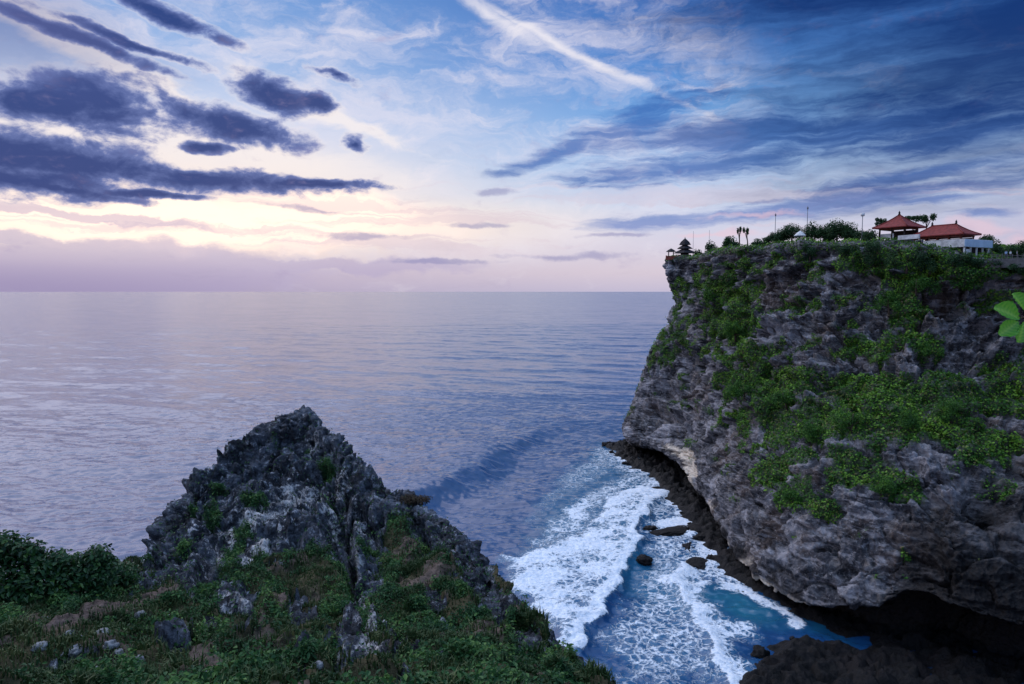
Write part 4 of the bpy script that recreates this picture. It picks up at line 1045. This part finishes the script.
# -- the white terrace block under it, open below on its right side
tb = empty("terrace_building", (ctr[0], ctr[1], zf-2.3), ROT)
tag(tb, 'white terrace with side tinted for bluish light and open lower floor under the long roof', 'terrace')
MB().box((2.1, 2.0, 3.45), (9.2, 11.6, 1.8)).build("parapet_wall", M_WHITE, tb)
MB().box((6.76, 2.0, 3.42), (.12, 11.6, 1.6)).build("bluish_lit_side", M_BLUELIT, tb)
MB().box((1.0, 2.0, 1.2), (9.6, 10.0, 2.6)).build("lower_shade_block", M_DARKW, tb)  # solid dark block put in for the shade of the open storey
for y in (-3.4, -.9, 1.6, 4.1, 6.6): MB().box((6.5, y, 1.2), (.3, .3, 2.6)).build("column", M_WHITE, tb)
MB().box((6.4, 2, .55), (.08, 11, .08)).box((6.4, 2, .9), (.08, 11, .08)).build("railing", M_METAL, tb)
MB().box((1.2, 2.0, -.9), (12.0, 12.2, 1.6)).build("base", M_STONEG, tb)
MB().box((6.5, -1.9, 1.35), (.12, 1.5, 1.5)).build("white_door", M_WHITE, tb)
# -- the smaller square pavilion
c2 = at(899, 227.6, 171); 
pv2 = empty("small_pavilion", (c2[0], c2[1], c2[2]-3.2), R(-58))
tag(pv2, 'square pavilion with a pointed red pyramid roof left of the long roofed one', 'pavilion')
rf = hip_roof(4.3, 4.3, 3.2, 6.3, .1).build("roof", M_TILE, pv2)
hip_ribs(4.3, 4.3, 3.2, 6.3, .1).build("ridge_tile", M_TILE, rf, True)
finial(0, 6.2, 1.1).build("finial", M_DTILE, rf, True)
for x in (-3, 0, 3):
    for y in (-3, 3): MB().box((x, y, 1.45), (.26, .26, 2.9)).build("column", M_DARKW, pv2)
MB().box((0, -3, 2.75), (6.4, .2, .3)).box((3, 0, 2.75), (.2, 5.7, .3)).box((-3, 0, 2.75), (.2, 5.7, .3)).build("beam", M_WOODR, pv2)
MB().box((-1.3, -2.9, 1.0), (3.4, .18, 1.3)).build("wall", M_WHITE, pv2); MB().box((0, 2.6, 1.3), (6, .18, 2.6)).build("back_wall", M_DARKW, pv2)
MB().box((0, 0, -.5), (7.4, 7.4, 1.1)).build("base", M_STONEG, pv2)
w = at(888, 240, 163)
low = MB().box((0, 0, 0), (5.0, .35, 1.0)).build("low_wall", M_WHITE); low.location = (at(909, 237, 160)); low.rotation_euler = (0, 0, ROT)
tag(low, 'low white wall above the bushes between the two red roofs', 'wall')

# -- the tiered shrine on the very tip
mz = at(684, 257.6, 262); meru = empty("tiered_shrine", (mz[0]+.3, mz[1], mz[2]), R(-18), (1.3, 1.3, 1.1))
tag(meru, 'dark three tiered pagoda shrine on the tip of the cliff against the sky', 'shrine')
MB().frustum(-1.6, 2.0, 2.0, .8, 1.7, 1.7).frustum(.8, 1.8, 1.8, .95, 1.8, 1.8).build("base", M_STONEG, meru)
MB().box((0, 0, 1.6), (2.2, 2.2, 1.5)).build("chamber", M_DARKW, meru)
hz = [(3.3, 1.6, 3.0, .9), (2.3, 3.1, 4.35, .65), (1.75, 4.45, 6.6, .08)]
for a_, z0, z1, r in hz:
    MB().lathe([(a_*.85, z0-.12), (a_, z0), (a_*.92, z0+.12), (a_*.70, z0+(z1-z0)*.45), (r+.15, z1-.1), (r, z1)], (0,0,0), 4).build("roof_tier", M_DTILE, meru)
MB().box((0, 0, 3.1), (1.2, 1.2, .6)).build("neck", M_DARKW, meru); MB().box((0, 0, 4.45), (.9, .9, .5)).build("neck", M_DARKW, meru)
MB().lathe([(.1, 0), (.13, .2), (.04, .5), (.01, .7)], (0, 0, 6.5), 8).build("finial", M_DTILE, meru, True)
bz = at(671, 257.6, 263); bale = empty("open_shrine_hut", (bz[0], bz[1], bz[2]), R(-20))
tag(bale, 'tiny open thatched hut at the cliff edge left of the tiered shrine', 'hut')
MB().lathe([(1.75, 2.2), (1.9, 2.35), (1.0, 3.0), (.1, 3.5)], (0,0,0), 4).build("roof", M_DTILE, bale)
for x in (-.9, .9):
    for y in (-.9, .9): MB().box((x, y, 1.1), (.18, .18, 2.3)).build("post", M_DARKW, bale)
MB().box((0, 0, .2), (2.4, 2.4, .8)).build("base", M_STONEG, bale)
c = at(672.5, 257.8, 259.5); o = MB().box((0,0,.2), (4.6,.4,1.2)).box((0,0,.85), (4.8,.55,.16)).box((-2.2,0,.35), (.6,.6,1.7)).box((2.2,0,.35), (.6,.6,1.7)).build("brick_parapet", M_BRICK)
o.location = (c[0], c[1], c[2]-.3); o.rotation_euler = (0, 0, R(-12)); tag(o, 'low reddish brick parapet along the cliff tip below the thatched hut', 'parapet')

# -- trees and shrubs
vis_idx = np.where((B0[:, 1] > 60) & (PX > 560) & (PX < 1100) & (rowid > 12))[0]
vpx, vpy = project(cpos[vis_idx]); 
def cliff_at(px, py):
    dd = (vpx-px)**2+(vpy-py)**2; k = np.where(dd < max(dd.min()*1.5, 4))[0]
    j = k[np.argmin(cpos[vis_idx[k], 1])]; return cpos[vis_idx[j]]
def tree(px, ytop, ybase, wpx, d, lab, seed, kind='round', name="tree", group='trees along the clifftop'):
    rng = np.random.RandomState(seed)
    base = at(px, ybase, d) if d else cliff_at(px, ybase)
    d = base[1]; mpp = d/FPX
    hgt = (ybase-ytop)*mpp; wd = wpx*mpp/2
    gz = min(top_z(base[0], base[1]), base[2]) if kind != 'shrub' else base[2]
    sink = min(base[2]-gz, 3.5)
    t = empty(name, base, rng.uniform(0, 6)); 
    lean = rng.normal(size=2)*.06*hgt
    mb = MB(); PP = []; NN = []
    if kind == 'shrub': lobes = [(rng.normal()*wd*.55, rng.normal()*wd*.45, hgt*rng.uniform(.12, .62), wd*rng.uniform(.30, .6), hgt*rng.uniform(.16, .34)) for _ in range(8)]
    elif kind == 'sparse': lobes = [(math.cos(k*2.1+seed)*wd*.62, math.sin(k*2.1+seed)*wd*.62, hgt*rng.uniform(.68, .92), wd*rng.uniform(.28, .45), hgt*.13) for k in range(6)]
    else: lobes = [(0, 0, hgt*.68, wd*.70, hgt*.30)]+[(math.cos(k*1.6+seed)*wd*.55, math.sin(k*1.6+seed)*wd*.55, hgt*rng.uniform(.18, .70), wd*rng.uniform(.42, .66), hgt*rng.uniform(.16, .28)) for k in range(7)]
    if kind == 'round' and wpx > 10: wpx *= 1.2; wd *= 1.2; hgt *= 1.1
    npx = max(wpx*(ybase-ytop), 60); tot = int(min(2600, 6.5*npx)*(.6 if kind == 'sparse' else 1))
    for (lx, ly, lz, rr, rz) in lobes:
        kk = int(tot/len(lobes)); v = rng.normal(size=(kk, 3)); v /= np.linalg.norm(v, axis=1)[:, None]
        q = v*(rng.rand(kk, 1)**.35)*(1+.45*fbm(v*2+seed+lx, 2)[:, None])*np.array([rr, rr, rz])+np.array([lx+lean[0], ly+lean[1], lz])
        PP.append(q); NN.append(v*.7+np.array([0, 0, .5]))
        mb.tube([(lean[0]*.4, lean[1]*.4, hgt*.25), (lx*.5+lean[0]*.8, ly*.5+lean[1]*.8, lz*.75), (lx+lean[0], ly+lean[1], lz)], [.035*hgt*.5, .012*hgt, .004*hgt], 6)
    PP = np.concatenate(PP); NN = np.concatenate(NN)
    mb.tube([(0, 0, -sink-.4), (lean[0]*.2, lean[1]*.2, hgt*.15), (lean[0]*.5, lean[1]*.5, hgt*.4), (lean[0], lean[1], hgt*.65)], [.045*hgt, .034*hgt, .026*hgt, .012*hgt], 7)
    V, F = cards(PP, NN, rng.uniform(.7, 1.5, len(PP))*mpp*1.15, rng, .75, .7)
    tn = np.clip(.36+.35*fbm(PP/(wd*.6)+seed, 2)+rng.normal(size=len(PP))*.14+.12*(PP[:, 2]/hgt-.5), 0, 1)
    mesh_np("crown", V, F4=F, mat=M_SCRUB if kind == 'shrub' and ybase > 275 else M_TREE, attrs={'tint': np.repeat(np.minimum(tn, .86), 4)}, smooth=False, parent=t)
    mb.build("trunk", M_BARK, t, True)
    return tag(t, lab, 'shrub' if kind == 'shrub' else 'tree', group)
TREES = [
 (709,240.5,258,12,256,'upright oval tree standing alone right of the tiered shrine','round'),
 (697,248,259.5,10,259,'small round tree between the tiered shrine and the oval tree','round'),
 (727,240,250,11,238,'low tree where the bare cliff edge starts rising, left of a taller one','round'),
 (732,235.5,249,15,234,'bushy tree left of the two thin bare topped trees','round'),
 (739.5,226,246,5,228,'thin bare tree with a slanting top, leftmost of the two spindly ones','sparse'),
 (748,227,245,7,222,'spindly tree with a dark tuft at its top','sparse'),
 (757,238,247,12,215,'low rounded tree between the spindly tuft tree and the first mast','round'),
 (769,234.5,247,13,206,'round low tree just left of the first tall mast','round'),
 (782,227,242,15,198,'left half of the windswept leaning crown beside the white parasol','round'),
 (792,222.5,242,22,196,'windswept domed tree with a slanting crown left of the white parasol','round'),
 (811,220,243,18,189,'dark domed tree right of the white parasol under the second mast','round'),
 (824,223,244,18,186,'broad dark tree between the two highest crowns','round'),
 (837,217.5,243,20,183,'highest round crown of the clifftop row above the pale rock band','round'),
 (850,221,242,17,180,'green tree with spiky top right of the highest crown','round'),
 (859,229,242,14,176,'low dark tree under the white headed lamp post','round'),
 (830,224,243,16,188,'rounded tree filling the gap just left of the highest crown','round'),(844,222,243,16,186,'dense tree pressed against the right side of the highest crown','round'),(776,231,244,14,200,'low tree right of the first tall mast','round'),(763,237,247,12,210,'little bushy tree left of the first tall mast','round'),
 (870,229,243,15,172,'dark bushy tree touching the left wall of the small pavilion','round'),
 (879,218.5,236,12,183,'airy tree peeping out behind the left slope of the pyramid roof','sparse'),
 (913,214.5,232,17,188,'spreading flat topped tree behind the right slope of the pyramid roof','sparse'),
 (926,214.5,233,15,188,'flat crowned tree in the gap between the two red roofs','sparse'),
 (986,234,246,13,170,'low tree behind the right end of the white terrace','round'),
 (998,238,257,16,162,'dark tree right of the bluish-lit terrace side','round'),
 (1010,243,258,17,158,'dark low tree behind the cliff path railing','round'),
 (1022,239,259,20,156,'tall dark tree at the right edge of the picture','round'),
 (1036,240,262,22,152,'dark tree mostly beyond the right edge of the picture','round')]
for i, (px, yt, yb, wp, d, lab, kd) in enumerate(TREES): tree(px, yt, yb, wp, d, lab, 40+i, kd)
SHRUBS = [(812,240,262,18,'dark shrub hanging over the brow below the domed trees'),(845,240,254,16,'green shrub on the brow under the tree with spiky top'),(862,243,262,20,'dark shrub over the brow below the lamp post'),
 (882,234,264,28,'large dark shrub directly below the small pavilion'),(905,239,272,32,'largest dark shrub on the brow below the gap between the roofs'),(930,244,272,28,'dark shrub below the left half of the long roof'),
 (953,251,266,22,'dark shrub below the corner of the terrace'),(975,255,268,18,'low shrub under the open lower floor of the terrace'),(915,268,296,24,'dark green shrub filling the gully under the brow'),(1000,259,270,22,'low shrub beneath the path railing'),(1018,260,272,20,'rightmost low shrub on the brow'),
 (888,286,316,20,'tall leafy shrub climbing the gully strip'),(743,378,398,22,'bright green shrub on the ledge above the grey lower wall'),(786,384,408,26,'bright shrub on the big green ledge, middle left'),(812,412,440,28,'thick shrub on the left part of the broad green ledge'),(850,402,432,28,'thick shrub in the middle of the broad green ledge'),
 (900,400,428,30,'thick shrub below the pale hollow in the cliff'),(950,392,420,30,'dark thick shrub right of the pale hollow on the green ledge'),(880,474,494,26,'shrub on the lowest tongue of green'),(792,486,502,18,'small shrub on a low green tongue over the grey wall'),(735,318,342,20,'shrub on the upper green patch below the brow'),(712,284,304,16,'shrub high on the face right of the bare tip'),(930,340,358,18,'dark shrub tucked above the pale hollow')]
for i, (px, yt, yb, wp, lab) in enumerate(SHRUBS): tree(px, yt, yb, wp, 0, lab, 140+i, 'shrub', 'shrub', 'shrubs on the cliff')

# -- masts, lamp, parasol
for px, yt, yb, d, rad, lab in ((775,213,240,204,.07,'thin tall mast with a short top fitting, left of the domed trees'),(807,206,236,190,.07,'tallest thin mast rising behind the dark domed trees'),(693,231,259,263,.05,'hair thin flagpole just right of the tiered shrine'),(709,230,257,258,.05,'hair thin flagpole behind the oval tree')):
    a_, b_ = at(px, yt, d), at(px, yb, d); hgt = a_[2]-b_[2]
    t = empty("mast", b_); tag(t, lab, 'mast', 'poles on the clifftop')
    MB().tube([(0,0,-2), (0,0,hgt)], [rad*1.5, rad], 7).build("pole", M_METAL, t, True)
    if rad > .06: MB().box((0,0,hgt-.6), (.34,.3,.5)).build("fitting", M_METAL, t)
b_ = at(862, 238, 174); a_ = at(862, 215, 174); hgt = a_[2]-b_[2]; t = empty("lamp_post", b_); tag(t, 'lamp post with a white head beside the small pavilion', 'lamp post')
MB().tube([(0,0,-2), (0,0,hgt-.3)], [.11,.08], 8).build("pole", M_METAL, t, True)
MB().lathe([(.10,-.35),(.42,-.25),(.5,.1),(.42,.45),(.12,.6)], (0,0,hgt), 12).build("lamp_shade", M_WHITE, t, True)
b_ = at(800, 241, 182); t = empty("parasol", b_); tag(t, 'white parasol between the domed clifftop trees', 'parasol')
hgt = (241-231)*182/FPX; MB().tube([(0,0,-1.5), (0,0,hgt)], .06, 7).build("pole", M_METAL, t, True)
MB().lathe([(1.55,hgt-1.35),(1.6,hgt-1.25),(.9,hgt-.55),(.15,hgt-.05),(.02,hgt)], (0,0,0), 8).build("canopy", M_WHITE, t)
# path railing at the right
a_, b_ = at(992, 257, 151), at(1034, 258.5, 147); t = empty("path_railing", a_); tag(t, 'pale railing along the clifftop path at the right edge', 'railing')
vv = b_-a_; mb = MB()
mb.tube([(0,0,.5), tuple(vv+[0,0,.5])], .05, 6).tube([(0,0,.1), tuple(vv+[0,0,.1])], .035, 6); mb.build("rail", M_STONEG, t)
for k in range(9): q = vv*k/8; MB().box((q[0], q[1], -.1), (.09,.09,1.3)).build("post", M_STONEG, t)

# -- visitors, each one body mesh
def person_mesh(seed, top, legs, skin=(.30,.18,.12,1)):
    rng = random.Random(seed); s = rng.uniform(-.12, .12)
    J = {'pelvis':(0,0,.94,.15,.11),'waist':(0,0,1.10,.14,.10),'chest':(0,.01,1.32,.17,.12),'neck':(0,0,1.48,.055,.055),'chin':(0,-.01,1.55,.07,.075),'head':(0,0,1.66,.085,.10),'crown':(0,.01,1.74,.05,.06),
         'shl':(-.19,0,1.42,.06,.06),'ell':(-.25,.03,1.14,.045,.045),'wrl':(-.24,-.06+s,.90,.033,.03),'hal':(-.24,-.09+s,.80,.035,.022),
         'shr':(.19,0,1.42,.06,.06),'elr':(.25,.03,1.14,.045,.045),'wrr':(.24,-.05-s,.90,.033,.03),'har':(.24,-.08-s,.80,.035,.022),
         'hpl':(-.10,0,.86,.10,.10),'knl':(-.11,-.03+s*.5,.48,.065,.065),'anl':(-.11,.02,.09,.042,.045),'fol':(-.12,-.14,.04,.04,.03),
         'hpr':(.10,0,.86,.10,.10),'knr':(.11,-.03-s*.5,.48,.065,.065),'anr':(.11,.02,.09,.042,.045),'for':(.12,-.14,.04,.04,.03)}
    ed = [('pelvis','waist'),('waist','chest'),('chest','neck'),('neck','chin'),('chin','head'),('head','crown'),('chest','shl'),('shl','ell'),('ell','wrl'),('wrl','hal'),('chest','shr'),('shr','elr'),('elr','wrr'),('wrr','har'),
          ('pelvis','hpl'),('hpl','knl'),('knl','anl'),('anl','fol'),('pelvis','hpr'),('hpr','knr'),('knr','anr'),('anr','for')]
    ks = list(J); me = bpy.data.meshes.new("person"); me.from_pydata([J[k][:3] for k in ks], [(ks.index(a), ks.index(b)) for a, b in ed], [])
    o = bpy.data.objects.new("person", me); C.objects.link(o)
    o.modifiers.new("skin", 'SKIN'); sv = me.skin_vertices[0].data
    for i, k in enumerate(ks): sv[i].radius = J[k][3:5]; sv[i].use_root = (k == 'pelvis')
    sb = o.modifiers.new("sub", 'SUBSURF'); sb.levels = 1; sb.render_levels = 1
    dg = bpy.context.evaluated_depsgraph_get(); m2 = bpy.data.meshes.new_from_object(o.evaluated_get(dg)); o.modifiers.clear(); o.data = m2
    for nm, cl in (("skin", skin), ("shirt", top), ("trousers", legs), ("hair", (.02,.016,.014,1))): m2.materials.append(mat_plain(nm, cl, .8, .1, 4))
    for p in m2.polygons:
        z = p.center.z; p.use_smooth = True
        p.material_index = 3 if (z > 1.68 or (z > 1.58 and p.center.y > .02)) else 0 if z > 1.46 or (abs(p.center.x) > .17 and z < 1.12) or z < .10 else 1 if z > .96 else 2
    return o
FLOORZ = zf+1.0
PEOPLE = [((-4.6,-2.9),'visitor in a white top standing at the left end under the long red roof',(.7,.7,.7,1),(.03,.03,.05,1)),((-3.7,-2.95),'visitor in a dark top under the long red roof, left of the middle',(.03,.03,.04,1),(.05,.05,.07,1)),
          ((-3.1,-2.95),'visitor in a blue top under the eave of the long red roof',(.05,.10,.28,1),(.03,.03,.04,1)),((-1.6,-2.95),'visitor in a dark red top nearest the white parapet under the eave',(.20,.04,.04,1),(.04,.04,.04,1))]
for i, ((lx, ly), lab, tcol, lcol) in enumerate(PEOPLE):
    o = person_mesh(i+1, tcol, lcol); q = ctr+ux*lx+uy*ly; o.location = (q[0], q[1], FLOORZ); o.rotation_euler = (0, 0, R(-40+i*30)); tag(o, lab, 'person', 'visitors on the clifftop')
for i, (px, d, lab, tcol) in enumerate([(1006,152,'visitor in a pale blue top behind the path railing',(.35,.5,.75,1)),(1010.5,152,'visitor in a white top at the path railing',(.75,.75,.75,1)),(1017,151,'visitor in a grey top, rightmost at the path railing',(.3,.3,.32,1))]):
    o = person_mesh(i+9, tcol, (.05,.05,.07,1)); c = at(px, 258.3, d); o.location = (c[0], c[1], c[2]); o.rotation_euler = (0, 0, R(-30+40*i)); tag(o, lab, 'person', 'visitors on the clifftop')
c = at(1012, 258.3, 150); o = MB().box((0,0,-1.0), (26,3.2,2.0)).build("path", M_STONEG); o.location = (c[0], c[1]+2.0, c[2]); o.rotation_euler = (0,0,math.atan2(vv[1], vv[0])); tag(o, kind='structure')
